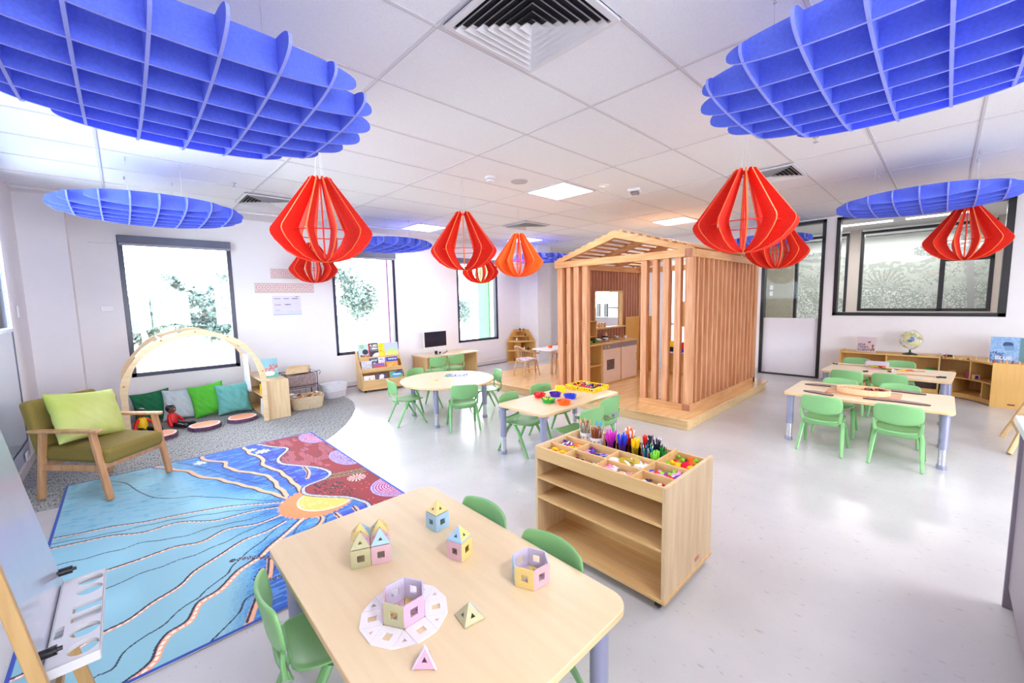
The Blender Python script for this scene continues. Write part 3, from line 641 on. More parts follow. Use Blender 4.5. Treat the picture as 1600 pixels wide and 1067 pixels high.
THIN = [[(-.19, 4.77), (-.1, 4.63), (-.02, 4.31), (.1, 4.04), (.3, 3.88), (.59, 3.5), (.74, 3.33)], [(-.46, 3.42), (-.15, 3.36), (-.02, 3.35), (.15, 3.26), (.33, 3.25), (.48, 3.2), (.64, 3.2)],
 [(-.4, 2.86), (-.19, 2.92), (-.1, 2.95), (.02, 2.96), (.18, 2.96), (.32, 2.98), (.53, 3.05), (.69, 3.06)], [(-.3, 2.1), (-.22, 2.22), (-.15, 2.24), (-.11, 2.33), (0, 2.38), (.07, 2.45), (.15, 2.49), (.2, 2.55), (.29, 2.6), (.34, 2.69), (.48, 2.81), (.61, 2.92)],
 [(.15, 2.11), (.2, 2.16), (.28, 2.22), (.33, 2.32), (.42, 2.35), (.5, 2.5)], [(.25, 4.88), (.34, 4.72), (.46, 4.41), (.57, 4.09), (.68, 3.83), (.75, 3.7)], [(.67, 2.78), (.73, 2.86), (.81, 2.91)], [(.87, 2.6), (.87, 2.77), (.91, 2.84)],
 [(.87, 4.58), (.88, 4.31), (.91, 4.15), (.91, 3.87), (.92, 3.65), (.91, 3.47)], [(-.46, 3.76), (-.2, 3.66), (.1, 3.58), (.4, 3.44), (.7, 3.26)]]
RX0, RX1, RY0, RY1 = -.46, 1.455, 2.105, 4.925
def rug_fn(X, Y):
    X = X+RX0; Y = Y+RY0; N = len(X); c = np.zeros((N, 3))
    LIGHT, MID, DEEP, ULTRA = [np.array(s2l(*q)) for q in ((140, 194, 212), (64, 148, 202), (22, 92, 186), (40, 60, 180))]
    dsun = np.hypot((X-.93)/1.0, (Y-3.15)/1.0); n1 = vnoise(X*7, Y*4); n2 = vnoise(X*60, Y*20); n3 = vnoise(X*160, Y*160)
    # depth of colour: deep near the sun, at the far edge and lower right
    k = np.clip(1.25-dsun*2.0, 0, 1)
    band = np.clip((X-(.05+.35*(4.93-Y)/1.6))*2.4, 0, 1)*np.clip((Y-3.3)*2, 0, 1)
    low = np.clip((X-.42+.25*(3.0-Y))*5, 0, 1)*np.clip((3.0-Y)*3, 0, 1)
    dd = np.clip(np.maximum(np.maximum(k, band), low)+.35*(n3-.5)*((k > .02) | (low > .02)), 0, 1)[:, None]
    c = LIGHT*(1-np.clip(dd*1.6, 0, 1))+MID*np.clip(dd*1.6, 0, 1)
    c = c*(1-np.clip(dd*1.9-.75, 0, 1))+DEEP*np.clip(dd*1.9-.75, 0, 1)
    ul = (np.clip((X-.72)*5, 0, 1)*np.clip((Y-3.3)*4, 0, 1))[:, None]; c = c*(1-ul)+ULTRA*ul
    ul = (np.clip((X-.85)*6, 0, 1)*np.clip((2.95-Y)*6, 0, 1))[:, None]; c = c*(1-ul)+ULTRA*ul
    c *= (.86+.22*n1)[:, None]
    st = vnoise(X*22, Y*90+X*25); m_ = (st > .74) & (Y > 3.75) & (X < .4); c[m_] *= np.array((.55, .82, .92))
    st2 = vnoise(X*14+3, Y*70); m_ = (st2 > .70) & (dd[:, 0] > .4); c[m_] = c[m_]*.6+.4*np.array(s2l(120, 180, 240))
    for sx, sy, r in ((.42, 4.72, .07), (.83, 4.75, .05), (.90, 4.62, .07)):
        d = np.hypot(X-sx, Y-sy); a = np.arctan2(Y-sy, X-sx); m_ = (d < r*(.5+.5*np.abs(np.sin(a*4)))) & (n3 > .25); c[m_] = s2l(214, 234, 250)
    PEACH = np.array(s2l(244, 178, 140)); INK = np.array(s2l(24, 26, 60)); WH = np.array(s2l(252, 240, 232)); OR_ = np.array(s2l(226, 120, 70))
    for i, P in enumerate(THIN):
        d, s = seg_dist(smooth_line(P), X, Y+.006*np.sin(X*40)); c[d < .0042] = INK*1.1
    for i, P in enumerate(THICK):
        Q = smooth_line(P); wv = .005*np.sin(Y*30) if i < 3 else 0
        d, s = seg_dist(Q, X+wv, Y); d2, s2_ = seg_dist([(x-.004-(.008 if i == 7 else 0), y+(.018 if i == 7 else .013)) for x, y in Q] if i >= 3 else [(x-.019, y-.004) for x, y in Q], X+wv, Y)
        W = .017 if i in (0, 1, 2, 8, 9, 10, 11, 12) else (.014 if i == 7 else .0085)
        c[d < W] = PEACH if i in (0, 1, 2, 8, 9, 10, 11, 12) else PEACH*.75+OR_*.25
        c[(d2 < .0062)] = INK
        if i not in (0, 1, 2, 8, 9, 10, 11, 12): m_ = (d < W*.42) & ((s*1000) % 30 < 20); c[m_] = WH
    # red country
    poly = list(COAST)+[(1.6, 2.0), (1.6, 5.0)]; red = inside(poly, X, Y)
    RD = np.array(s2l(142, 30, 40)); rc = RD*(.85+.3*n1)[:, None]
    m_ = (np.abs((Y*38+2*np.sin(X*9)) % 1-.5) < .13) & (vnoise(X*26, Y*8) > .5) & (Y > 3.75); rc[m_] = s2l(206, 130, 150)
    m_ = (np.abs((X*30) % 1-.5) < .12) & (vnoise(X*9, Y*28) > .6) & (Y > 3.9); rc[m_] = s2l(70, 44, 90)
    gx = (X*26) % 1-.5; gy = (Y*20) % 1-.5; m_ = (np.hypot(gx, gy) < .13) & (hsh(np.floor(X*26), np.floor(Y*20)) > .72) & (Y < 3.8); rc[m_] = s2l(238, 120, 84)
    for cx, cy, rx, ry, base in ((1.40, 4.70, .13, .22, (150, 52, 110)), (1.42, 3.86, .12, .24, (90, 74, 150)), (1.47, 2.95, .19, .2, (150, 46, 110)), (1.45, 2.2, .2, .2, (90, 60, 130))):
        e = np.hypot((X-cx)/rx, (Y-cy)/ry); m0 = e < 1; rc[m0] = s2l(*base); rc[m0 & (e > .86)] = s2l(96, 92, 176)
        a = np.arctan2((Y-cy)/ry, (X-cx)/rx); rings = (e*9) % 1; m_ = m0 & (np.abs(rings-.5) < .26) & ((a*14+np.floor(e*9)) % 1 < .62); rc[m_] = s2l(232, 196, 226)
    for (x0, y0, x1, y1) in ((.97, 3.56, 1.43, 3.42),):   # leafy branch
        dx, dy = x1-x0, y1-y0; L = math.hypot(dx, dy); u = ((X-x0)*dx+(Y-y0)*dy)/L; v = (-(X-x0)*dy+(Y-y0)*dx)/L
        m_ = (u > 0) & (u < L) & (np.abs(v) < .055) & ((u*28-np.abs(v)*26) % 1 < .42); rc[m_] = s2l(120, 140, 96); rc[(u > 0) & (u < L) & (np.abs(v) < .005)] = s2l(40, 40, 40)
    d = np.hypot(X-1.31, Y-3.32); a = np.arctan2(Y-3.32, X-1.31); m_ = (d < .075) & (np.abs(np.sin(a*7)) > .8); rc[m_] = s2l(244, 214, 206)
    m_ = (np.abs(vnoise(X*60, Y*26)-.5) < .08) & (np.hypot((X-1.08)/.12, (Y-3.2)/.3) < 1); rc[m_] = s2l(38, 24, 36)
    c[red] = rc[red]
    # sun
    e = np.hypot((X-.935), (Y-3.13)); th_ = np.arctan2(Y-3.13, X-.935); so = (~red) & (e < .255+.007*np.sign(np.sin(th_*40)))
    c[so] = s2l(236, 138, 84); si = (~red) & (np.hypot((X-1.0), (Y-3.13)) < .20); c[si] = s2l(250, 240, 214); si = (~red) & (np.hypot((X-1.0), (Y-3.13)) < .19); c[si] = s2l(246, 190, 92)
    si2 = si & (n2 > .6); c[si2] = s2l(250, 206, 120)
    # coastline: dark band with white dots
    d, s = seg_dist(COAST, X, Y); c[d < .020] = INK; c[(d < .012) & (d > .0)] = np.array(s2l(214, 210, 226)); c[(d < .012) & ((s*1000) % 17 < 5)] = INK
    # crocodile-like dark toothed track near the table, border
    for P in ([(.34, 2.73), (.43, 2.68), (.50, 2.60)], [(.44, 2.52), (.40, 2.44), (.48, 2.38), (.56, 2.42)]):
        d, s = seg_dist(smooth_line(P), X, Y); c[(d < .007+.010*(((s*1000) % 26) < 9))] = s2l(30, 24, 70); c[(d < .003) & ((s*1000) % 13 < 5)] = s2l(230, 200, 190)
    d = np.hypot(X-.56, Y-2.27); c[d < .05] = s2l(240, 150, 120); c[d < .03] = s2l(252, 228, 214)
    bd = np.minimum(np.minimum(X-RX0, RX1-X), np.minimum(Y-RY0, RY1-Y)); c[bd < .014] = s2l(34, 70, 170)
    return c
o = vcgrid('story_rug', RX1-RX0, RY1-RY0, 430, 620, rug_fn, vcmat('woven_rug_print', .85, .1, .25), None, .005); o.location = (RX0, RY0, .0028)
tag(o, 'rectangular blue and red rug with a sun, wavy rays and dotted country pattern', 'rug')

# ================================================================ CHILDREN'S CHAIRS
def kid_chair(name='school_chair'):
    t = thing(name, '', 'chair')
    # seat: dished shell, faces +x
    q = MB(); xs = [-.155, -.13, -.09, -.03, .04, .10, .145, .165]; zs = [.318, .303, .296, .293, .296, .302, .303, .292]; ny = 8
    vs = []; fs = []
    for i, (x, z) in enumerate(zip(xs, zs)):
        hw = [.115, .138, .15, .157, .16, .155, .14, .115][i]
        for k in range(ny+1):
            u = -1+2*k/ny; vs.append((x, u*hw, z+.012*u*u*(1 if i > 0 else .3)))
    for i in range(len(xs)-1):
        for k in range(ny): a = i*(ny+1)+k; fs.append((a, a+1, a+ny+2, a+ny+1))
    q.add(vs, fs); q.build('seat', GREEN, t, smooth=True, solid=.014, sub=1)
    # backrest with curved lower edge, plus lower part leaving the smile-shaped slot
    def shell(rows, nm):
        q = MB(); vs = []; fs = []; ny = 10
        for (xb, z, hw, dip, cv) in rows:
            for k in range(ny+1):
                u = -1+2*k/ny; vs.append((xb+cv*u*u, u*hw, z+dip*(1-u*u)))
        for i in range(len(rows)-1):
            for k in range(ny): a = i*(ny+1)+k; fs.append((a, a+1, a+ny+2, a+ny+1))
        q.add(vs, fs); return q.build(nm, GREEN, t, smooth=True, solid=.014, sub=1)
    shell([(-.196, .408, .146, -.030, .028), (-.204, .44, .158, -.012, .034), (-.214, .50, .160, 0, .038), (-.222, .545, .150, .008, .038), (-.225, .556, .132, .010, .036)], 'backrest')
    shell([(-.158, .268, .112, .0, .01), (-.176, .300, .134, -.002, .016), (-.186, .325, .144, -.008, .02), (-.190, .348, .146, -.030, .022)], 'back_base')
    for s in (-1, 1):
        q = MB(); q.tube([(-.176, s*.138, .32), (-.180, s*.146, .38), (-.178, s*.148, .42)], [.013, .012, .011], 8, flat=.7); q.build('back_post', GREEN, t, smooth=True)
        q = MB(); q.tube([(-.01, s*.138, .295), (.045, s*.150, .24), (.165, s*.168, .006)], [.020, .019, .013], 8, flat=.75); q.ball((.165, s*.168, .008), .0135, 8, 5, (1, 1, .6)); q.build('leg', GREEN, t, smooth=True)
        q = MB(); q.tube([(-.05, s*.138, .295), (-.085, s*.150, .24), (-.190, s*.166, .006)], [.020, .019, .013], 8, flat=.75); q.ball((-.19, s*.166, .008), .0135, 8, 5, (1, 1, .6)); q.build('leg', GREEN, t, smooth=True)
    return t
chair0 = kid_chair(); chair0.scale = (1, 1, .965); used = [False]
def chair(x, y, rz, label, group):
    if not used[0]:
        used[0] = True; place(chair0, (x, y, .0), rz); tag(chair0, label, None, group); return chair0
    return dup(chair0, (x, y, .0), rz, label, group)
D2 = math.radians
G = 'green school chairs'
chair(4.72, .725, 0, 'green school chair in front of the right nearest table, the one on the left', G)
chair(4.75, .215, 0, 'green school chair in front of the right nearest table, the one on the right', G)
chair(5.39, .735, PI, 'green school chair behind the puzzle board table, back half hidden, left one', G)
chair(5.40, .265, PI, 'green school chair behind the puzzle board table, back half hidden, right one', G)
chair(6.44, .77, 0, 'green school chair on the near side of the far right table, left one', G)
chair(6.45, .39, 0, 'green school chair on the near side of the far right table, right one', G)
chair(7.33, .82, PI, 'green school chair against the low shelf side of the far table, left one', G)
chair(7.33, .37, PI, 'green school chair against the low shelf side of the far table, right one', G)
chair(2.44, 4.47, D2(-8), 'green school chair at the left of the round table', G)
chair(2.78, 3.80, D2(62), 'green school chair nearest the camera at the round table, its back to us', G)
chair(3.41, 4.15, D2(158), 'green school chair at the right of the round table', G)
chair(2.92, 4.86, D2(-82), 'green school chair on the window side of the round table', G)
chair(2.745, 2.76, D2(-82), 'green school chair tucked under the left of the sorting tray table', G)
chair(3.24, 2.82, D2(-95), 'green school chair tucked behind the yellow tray of the sorting table', G)
chair(2.85, 2.20, D2(85), 'green school chair on the cart side of the sorting table, nearer the cart', G)
chair(3.27, 2.30, D2(88), 'green school chair on the cart side of the sorting table, nearer the play house', G)
chair(.93, 1.39, PI, 'green school chair behind the magnetic tile table, the farther one', G)
chair(.93, .985, PI, 'green school chair behind the magnetic tile table, beside the hexagon of tiles', G)
chair(.46, 1.46, D2(-6), 'green school chair at the rug side of the magnetic tile table', G)
chair(3.83, 5.99, D2(76), 'green school chair at the computer desk, left one', G)
chair(4.20, 6.01, D2(80), 'green school chair at the computer desk, right one', G)

# ================================================================ TABLES
def leg_at(parent, x, y, zt):
    q = MB(); q.tube([(x, y, .17), (x, y, zt)], .030, 18); q.cyl((x, y), .045, zt-.012, zt, 18); l_ = q.build('leg', LEGG, parent, smooth=True, bevel=.002)
    q = MB(); q.tube([(x, y, .03), (x, y, .175)], .0245, 16); q.build('leg_insert', SILV, l_, smooth=True)
    q = MB(); q.cyl((x, y), .031, 0, .035, 18); q.build('leg_foot', LEGG, l_, smooth=True, bevel=.003)
def rect_table(name, label, cx, cy, sx, sy, zt, rz=0, r=.06, inset=.055, m=None):
    t = thing(name, label, 'table', (cx, cy, 0), rz, 'rectangular activity tables')
    q = MB(); q.prism(rrect(-sx/2, sx/2, -sy/2, sy/2, r, 6), zt-.024, zt, edge_mi=1); q.build('tabletop', [m or BIRCH, EDGEW], t, smooth=True, bevel=.003)
    for a in (-1, 1):
        for b in (-1, 1): leg_at(t, a*(sx/2-inset), b*(sy/2-inset), zt-.024)
    return t
EDGEW = mat('table_edge_band', s2l(222, 186, 140), .4, var=.04)
TZ = .49
rect_table('activity_table', 'birch table in the foreground covered with pastel magnetic tile buildings', .72, 1.23, .76, 1.20, .50, 0, .07, .075)
rect_table('activity_table', 'birch table with coloured sorting bowls and the yellow tray', 3.085, 2.57, 1.18, .60, TZ, 0, .05, .042, BIRCHX)
rect_table('activity_table', 'birch table with boomerang shapes at the near right', 5.14, .48, .80, 1.18, TZ, 0, .05)
rect_table('activity_table', 'birch table with rulers and the marker caddy, in front of the low shelf', 6.82, .46, .86, 1.16, TZ, D2(-3), .05)
t = thing('round_table', 'round birch table with a paper collage on it', 'table', (2.92, 4.29, 0), .1)
q = MB(); q.prism([(.585*math.cos(2*PI*k/64), .585*math.sin(2*PI*k/64)) for k in range(64)], TZ-.024, TZ, edge_mi=1); q.build('tabletop', [BIRCHX, EDGEW], t, smooth=True, bevel=.003)
for k in range(4): a = D2(38+90*k)-.1; leg_at(t, .47*math.cos(a), .47*math.sin(a), TZ-.024)

# ================================================================ ART CART
t = thing('art_cart', 'birch art supply cart on castors with divided bins on top', 'cart', (1.96, 1.21, 0)); hx, hy = .27, .402
q = MB(); q.box(-hx, hx, -hy, -hy+.018, .062, .61); q.build('side_panel', PALEW, t, bevel=.002)
q = MB(); q.box(-hx, hx, hy-.018, hy, .062, .61); q.build('side_panel', PALEW, t, bevel=.002)
q = MB(); q.box(-hx-.004, hx+.004, -hy-.004, hy+.004, .050, .068); q.build('base_board', PLYY, t, bevel=.002)
for z in (.295, .415): q = MB(); q.box(-hx+.002, -.01, -hy+.018, hy-.018, z, z+.014); q.build('shelf', PLYY, t, bevel=.0015)
q = MB(); q.box(-.01, .004, -hy+.018, hy-.018, .068, .50); q.build('back_panel', PLYY, t)
q = MB(); q.box(-hx, -hx+.014, -hy+.018, hy-.018, .537, .61); q.build('front_rail', PLYY, t, bevel=.0015)
q = MB(); q.box(-hx+.014, .0, -hy+.018, hy-.018, .530, .540); q.build('bin_floor', PLYY, t)
q = MB(); q.box(.012, hx, -hy+.018, hy-.018, .485, .495); q.build('bin_floor', PLYY, t)
q = MB(); q.box(hx-.012, hx, -hy+.018, hy-.018, .485, .585); q.build('back_rail', PLYY, t, bevel=.001)
def divider(x0, x1, y0, y1, z0=.54, z1=.603): q = MB(); q.box(x0, x1, y0, y1, z0, z1); q.build('divider', PLYY, t, bevel=.001)
divider(-.145, -.135, -hy+.018, hy-.018); divider(.0, .012, -hy+.018, hy-.018, .49, .606)
for y in (-.215, -.008, .205): divider(-hx+.014, -.145, y-.005, y+.005)
for y in (-.208, .01, .205): divider(-.135, 0, y-.005, y+.005)
divider(.012, hx-.012, -.213, -.203, .495, .603); divider(.012, hx-.012, -.38, -.213, .53, .535)
for sx in (-1, 1):
    for sy in (-1, 1):
        q = MB(); x, y = sx*(hx-.04), sy*(hy-.045); q.M = Matrix.Translation((x, y, .024)) @ Matrix.Rotation(PI/2, 4, 'X'); q.cyl((0, 0), .022, -.011, .011, 14); q.M = Matrix.Translation((x, y, 0)); q.box(-.016, .016, -.016, .016, .045, .0505); q.box(-.014, .014, -.015, -.0125, .018, .046); q.build('castor', RUBB, t)
q = MB(); q.box(.06, .11, -hy-.0012, -hy, .105, .125); q.build('maker_badge', mat('reddish_badge', s2l(190, 120, 100), .5), t)
CX, CY = 1.96, 1.21
# ---- supplies in the bins
PC = {k: mat('plastic_'+k, s2l(*v), .35, var=.03) for k, v in dict(red=(224, 24, 36), orange=(255, 104, 20), yellow=(255, 208, 20), green=(40, 160, 60), lime=(132, 214, 60), blue=(30, 60, 214), sky=(60, 170, 220), purple=(80, 30, 170), violet=(140, 40, 190), magenta=(214, 30, 190), pink=(244, 150, 200), white=(240, 236, 236), black=(20, 18, 24), brown=(150, 84, 50), tan=(214, 170, 120), maroon=(120, 20, 50), teal=(40, 130, 140), gold=(186, 160, 40), navy=(24, 30, 90)).items()}
FUZZ = {k: mat('fuzzy_'+k, s2l(*v), .95, var=.15, scale=200) for k, v in dict(red=(214, 10, 60), orange=(255, 100, 30), yellow=(255, 200, 20), lime=(120, 214, 40), purple=(70, 30, 130), navy=(30, 30, 80)).items()}
def cup(x, y, z, r, h, m, label, dots=False):
    q = MB(); q.lathe([(r*.86, 0), (r, h), (r-.0018, h), (r*.86-.0018, .002), (0, .002)], n=20)
    th = thing('pencil_cup', label, 'cup', (x, y, z), 0, 'cups of drawing tools on the cart'); q.build('wall', m, th, smooth=True)
    if dots:
        q = MB()
        for k in range(10):
            for j in range(2):
                a = 2*PI*(k+.5*j)/10; rr = r*(.90+.10*(j*.45+.3))+.0004; zz = h*(.3+.4*j)
                c = Vector((rr*math.cos(a), rr*math.sin(a), zz)); e = Vector((-math.sin(a), math.cos(a), 0))*.0045; f = Vector((0, 0, .0045)); nrm = Vector((math.cos(a), math.sin(a), 0))*.0006
                P = [c+e*math.cos(2*PI*i/6)+f*math.sin(2*PI*i/6)+nrm for i in range(6)]; q.add(P, [tuple(range(6))])
        q.build('dots', PC['black'], th)
    return th
def stick_proto(kind, m, m2=None):
    L = {'pencil': .125, 'marker': .115, 'brush': .14, 'craft_stick': .13, 'scissors': .1}[kind]
    if kind == 'pencil':
        q = MB(); q.tube([(0, 0, 0), (0, 0, L*.9)], .0028, 6); th = thing('pencil', '', 'pencil'); q.build('shaft', m, th); q = MB(); q.tube([(0, 0, L*.9), (0, 0, L)], [.0028, .0006], 6); q.build('tip', m2 or PC['tan'], th)
    elif kind == 'marker':
        q = MB(); q.tube([(0, 0, 0), (0, 0, L*.68)], .0046, 10); th = thing('marker', '', 'marker'); q.build('barrel', m, th, smooth=True); q = MB(); q.tube([(0, 0, L*.68), (0, 0, L*.97), (0, 0, L)], [.0052, .005, .003], 10); q.build('cap', m2 or m, th, smooth=True)
    elif kind == 'brush':
        q = MB(); q.tube([(0, 0, 0), (0, 0, L*.7)], [.0016, .003], 7); th = thing('paint_brush', '', 'brush'); q.build('handle', m, th, smooth=True); q = MB(); q.tube([(0, 0, L*.7), (0, 0, L*.84)], .0034, 7); q.build('ferrule', SILV, th); q = MB(); q.tube([(0, 0, L*.84), (0, 0, L*.93), (0, 0, L)], [.0036, .0045, .001], 7); q.build('bristle', m2 or PC['tan'], th, smooth=True)
    else:
        q = MB(); q.box(-.004, .004, -.001, .001, 0, L); th = thing('craft_stick', '', 'craft stick'); q.build('stick', m, th)
    return th
def fill_cup(x, y, z, r, h, kind, combos, n, label, group, seed):
    rr = random.Random(seed); protos = []
    for k in range(n):
        a = 2*PI*k/n+rr.random()*.4; d0 = r*.45*rr.random()**.5; d1 = r*.78*(.35+.65*rr.random())
        base = Vector((x+d0*math.cos(a), y+d0*math.sin(a), z+.003)); topv = Vector((x+d1*math.cos(a), y+d1*math.sin(a), z+h))
        ci = k % len(combos); q = (topv-base).normalized().to_track_quat('Z', 'Y').to_euler()
        if ci >= len(protos): p = stick_proto(kind, *combos[ci]); protos.append(p)
        else:
            p = dup(protos[ci], (0, 0, 0))
        s = 1.05+.2*rr.random(); p.scale = (1.1, 1.1, s); p.location = base; p.rotation_euler = q; p['label'] = label[ci % len(label)]; p['group'] = group
WP = PC['white']; CLR = glass('clear_plastic_cup', (.9, .95, 1))
BZ = .495; xb = CX+.125
def cart_cup(dx, dy, r, h, m, lab, dots, kind, combos, n, slab, grp, sd, raise_=0):
    cup(CX+dx, CY+dy, BZ+raise_, r, h, m, lab, dots); fill_cup(CX+dx, CY+dy, BZ+raise_, r, h, kind, combos, n, slab, grp, sd)
cart_cup(.135, .335, .036, .085, WP, 'white black-dotted cup of paint brushes, leftmost on the cart', True, 'brush', [(PC['tan'], PC['brown']), (PC['teal'], PC['tan'])], 12, ['pale handled paint brush in the leftmost dotted cup', 'teal handled paint brush in the leftmost dotted cup'], 'paint brushes', 1, .03)
cart_cup(.125, .245, .040, .075, WP, 'white black-dotted cup packed with brown pencils', True, 'pencil', [(PC['brown'], PC['tan'])], 24, ['brown pencil standing in the second dotted cup'], 'brown pencils', 2, .03)
cart_cup(.215, .29, .034, .085, WP, 'white dotted cup behind the brush cup holding a blue tube', True, 'marker', [(PC['sky'], PC['sky'])], 3, ['thick sky blue tube in the cup behind the brushes'], 'sky blue tubes', 3, .035)
cart_cup(.13, .145, .033, .08, CLR, 'clear cup of magenta markers', False, 'marker', [(PC['magenta'], PC['magenta'])], 11, ['magenta marker in the clear cup'], 'magenta markers', 4, .025)
cart_cup(.13, .065, .033, .08, CLR, 'clear cup of indigo markers', False, 'marker', [(PC['purple'], PC['blue'])], 11, ['indigo marker in the clear cup'], 'indigo markers', 5, .02)
cart_cup(.215, .065, .034, .085, CLR, 'clear cup of orange and red markers at the back of the cart', False, 'marker', [(PC['orange'], PC['orange']), (PC['red'], PC['white'])], 9, ['orange marker at the back of the cart', 'red marker with a white cap at the back of the cart'], 'orange and red markers', 6, .04)
cart_cup(.14, -.015, .033, .085, CLR, 'clear cup of yellow markers', False, 'marker', [(PC['yellow'], PC['yellow'])], 11, ['yellow marker in the clear cup'], 'yellow markers', 7, .02)
cart_cup(.215, -.055, .032, .08, CLR, 'clear cup of black markers around one big red one', False, 'marker', [(PC['black'], PC['black'])], 8, ['black marker in the clear cup'], 'black markers', 8, .02)
q = MB(); q.tube([(0, 0, 0), (0, 0, .09), (.0, 0, .13), (0, 0, .138)], [.009, .009, .0145, .010], 14); o = q.build('glue_stick', PC['red'], smooth=True); o.location = (CX+.20, CY-.04, BZ+.03); o.rotation_euler = (.08, -.1, 0); tag(o, 'big red capped tube standing above the black markers', 'glue stick')
cart_cup(.09, -.115, .038, .085, CLR, 'clear cup of mixed blue pencils and brushes', False, 'pencil', [(PC['navy'], PC['sky']), (PC['sky'], PC['white']), (PC['brown'], PC['tan']), (PC['teal'], PC['lime'])], 16, ['navy pencil in the mixed clear cup', 'sky blue pencil in the mixed clear cup', 'brown pencil in the mixed clear cup', 'teal pencil in the mixed clear cup'], 'mixed pencils', 9, .0)
cart_cup(.165, -.125, .034, .08, CLR, 'clear cup of dark pencils at the back right of the cart', False, 'pencil', [(PC['black'], PC['navy']), (PC['navy'], PC['white'])], 12, ['black pencil in the back right cup', 'dark navy pencil in the back right cup'], 'dark pencils', 10, .03)
cart_cup(.075, -.172, .030, .095, CLR, 'clear cup of bright green markers', False, 'marker', [(PC['green'], PC['lime'])], 9, ['bright green marker in the clear cup'], 'bright green markers', 11)
cart_cup(.15, -.180, .026, .10, CLR, 'clear cup of dark green pencils', False, 'pencil', [(PC['green'], PC['black'])], 9, ['dark green pencil beside the pompoms'], 'dark green pencils', 12)
q = MB(); q.prism([(-.06, -.035), (.07, -.03), (.06, .04), (-.055, .03)], 0, .05); o = q.build('paper_bag', mat('kraft_paper', s2l(196, 150, 104), .8)); o.location = (CX+.055, CY-.01, BZ+.005); o.rotation_euler = (0, 0, 1.4); tag(o, 'kraft paper parcel lying in front of the yellow markers', 'paper bag')
# pompoms
rr = random.Random(3); prot = {}
cols = ['orange', 'yellow', 'orange', 'lime', 'purple', 'yellow', 'red', 'lime', 'orange', 'lime', 'navy', 'yellow', 'lime', 'red', 'orange', 'lime', 'purple', 'yellow', 'lime', 'navy', 'orange', 'lime', 'yellow', 'red', 'lime', 'orange']
for i, cn in enumerate(cols):
    r = [.021, .026, .015, .012, .012, .022, .024, .011, .020, .012, .012, .024, .011, .011, .018, .012, .012, .015, .012, .011, .016, .012, .017, .012, .010, .014][i]
    x = CX+.04+(i % 5)*.048+rr.uniform(-.01, .01); y = CY-.362+(i//5 % 5)*.032+rr.uniform(-.006, .006); z = .545+r+(.014 if i % 3 == 0 else 0)
    if cn not in prot:
        q = MB(); q.ball((0, 0, 0), 1, 20, 14)
        for vi, v in enumerate(q.v):
            k = 1+.10*math.sin(vi*12.9898)*math.cos(vi*78.2); q.v[vi] = tuple(c*k for c in v)
        o = q.build('pompom', FUZZ[cn], smooth=True); prot[cn] = o
    else: o = prot[cn].copy(); COL.objects.link(o)
    o.location = (x, y, z); o.scale = (r, r, r); tag(o, cn+' fuzzy pompom in the right back bin of the cart', 'pompom', cn+' pompoms')
# loose bits in the front bins
def bits(name, cat, group, label, mats_, box, z, n, maker, seed):
    rr = random.Random(seed); pr = {}
    for i in range(n):
        mm = mats_[i % len(mats_)]
        if mm.name not in pr: o = maker(mm); o.name = name; pr[mm.name] = o
        else: o = pr[mm.name].copy(); COL.objects.link(o)
        o.location = (CX+rr.uniform(box[0], box[1]), CY+rr.uniform(box[2], box[3]), z+.012+rr.uniform(0, .018)); o.scale = (1.35,)*3; o.rotation_euler = (rr.uniform(-.3, .3), rr.uniform(-.3, .3), rr.uniform(0, 6.28))
        nm = mm.name.replace('plastic_', '').replace('fuzzy_', '').replace('_', ' '); tag(o, label.replace('*', nm), cat, group+' '+nm)
def strip(mm, L=.05, w=.008, h=.004):
    q = MB(); q.tube([(-L/2, 0, h), (-L/6, w*.4, h*1.6), (L/6, -w*.4, h*1.2), (L/2, 0, h*1.5)], w/2, 6, flat=.4); return q.build('x', mm, smooth=True)
def disc(mm, r=.010, h=.003): q = MB(); q.lathe([(r*.3, 0), (r, 0), (r, h), (r*.3, h), (r*.3, 0)], n=14); return q.build('x', mm)
def leaf(mm): q = MB(); q.lathe([(0, 0), (.012, .001), (.016, .004), (.010, .008), (0, .009)], n=12); return q.build('x', mm, smooth=True)
bits('foam_strip', 'craft strip', 'craft strips', '* craft strip in the far left bin of the cart', [PC['violet'], PC['magenta'], PC['white'], PC['purple']], (-.125, -.02, .30, .37), .545, 23, strip, 21)
bits('plastic_leaf', 'craft leaf', 'craft leaves', '* craft piece beside the violet strips on the cart', [PC['lime'], PC['orange'], PC['yellow']], (-.125, -.02, .225, .30), .545, 20, leaf, 22)
bits('feather_piece', 'craft piece', 'craft pieces', '* soft craft piece in the front left corner bin', [FUZZ['yellow'], FUZZ['orange']], (-.24, -.16, .24, .34), .545, 20, leaf, 23)
bits('clothes_peg', 'peg', 'small pegs', '* peg in the second back bin of the cart', [PC['blue'], PC['teal'], PC['pink'], PC['violet'], PC['sky']], (-.125, -.02, .03, .19), .545, 30, lambda m_: strip(m_, .04, .009), 24)
bits('button', 'button', 'buttons', '* button in the second front bin of the cart', [PC['white'], PC['maroon'], PC['tan'], PC['black']], (-.24, -.16, .01, .19), .543, 44, disc, 25)
bits('gold_lid', 'jar lid', 'jar lids', '* round lid in the middle back bin of the cart', [PC['gold'], PC['white']], (-.11, -.035, -.17, -.02), .555, 15, lambda m_: disc(m_, .030, .006), 26)
bits('shell', 'shell', 'shells', '* pale shell in the middle front bin of the cart', [PC['white'], PC['tan'], PC['pink']], (-.24, -.165, -.19, -.03), .545, 40, lambda m_: strip(m_, .04, .014, .005), 27)
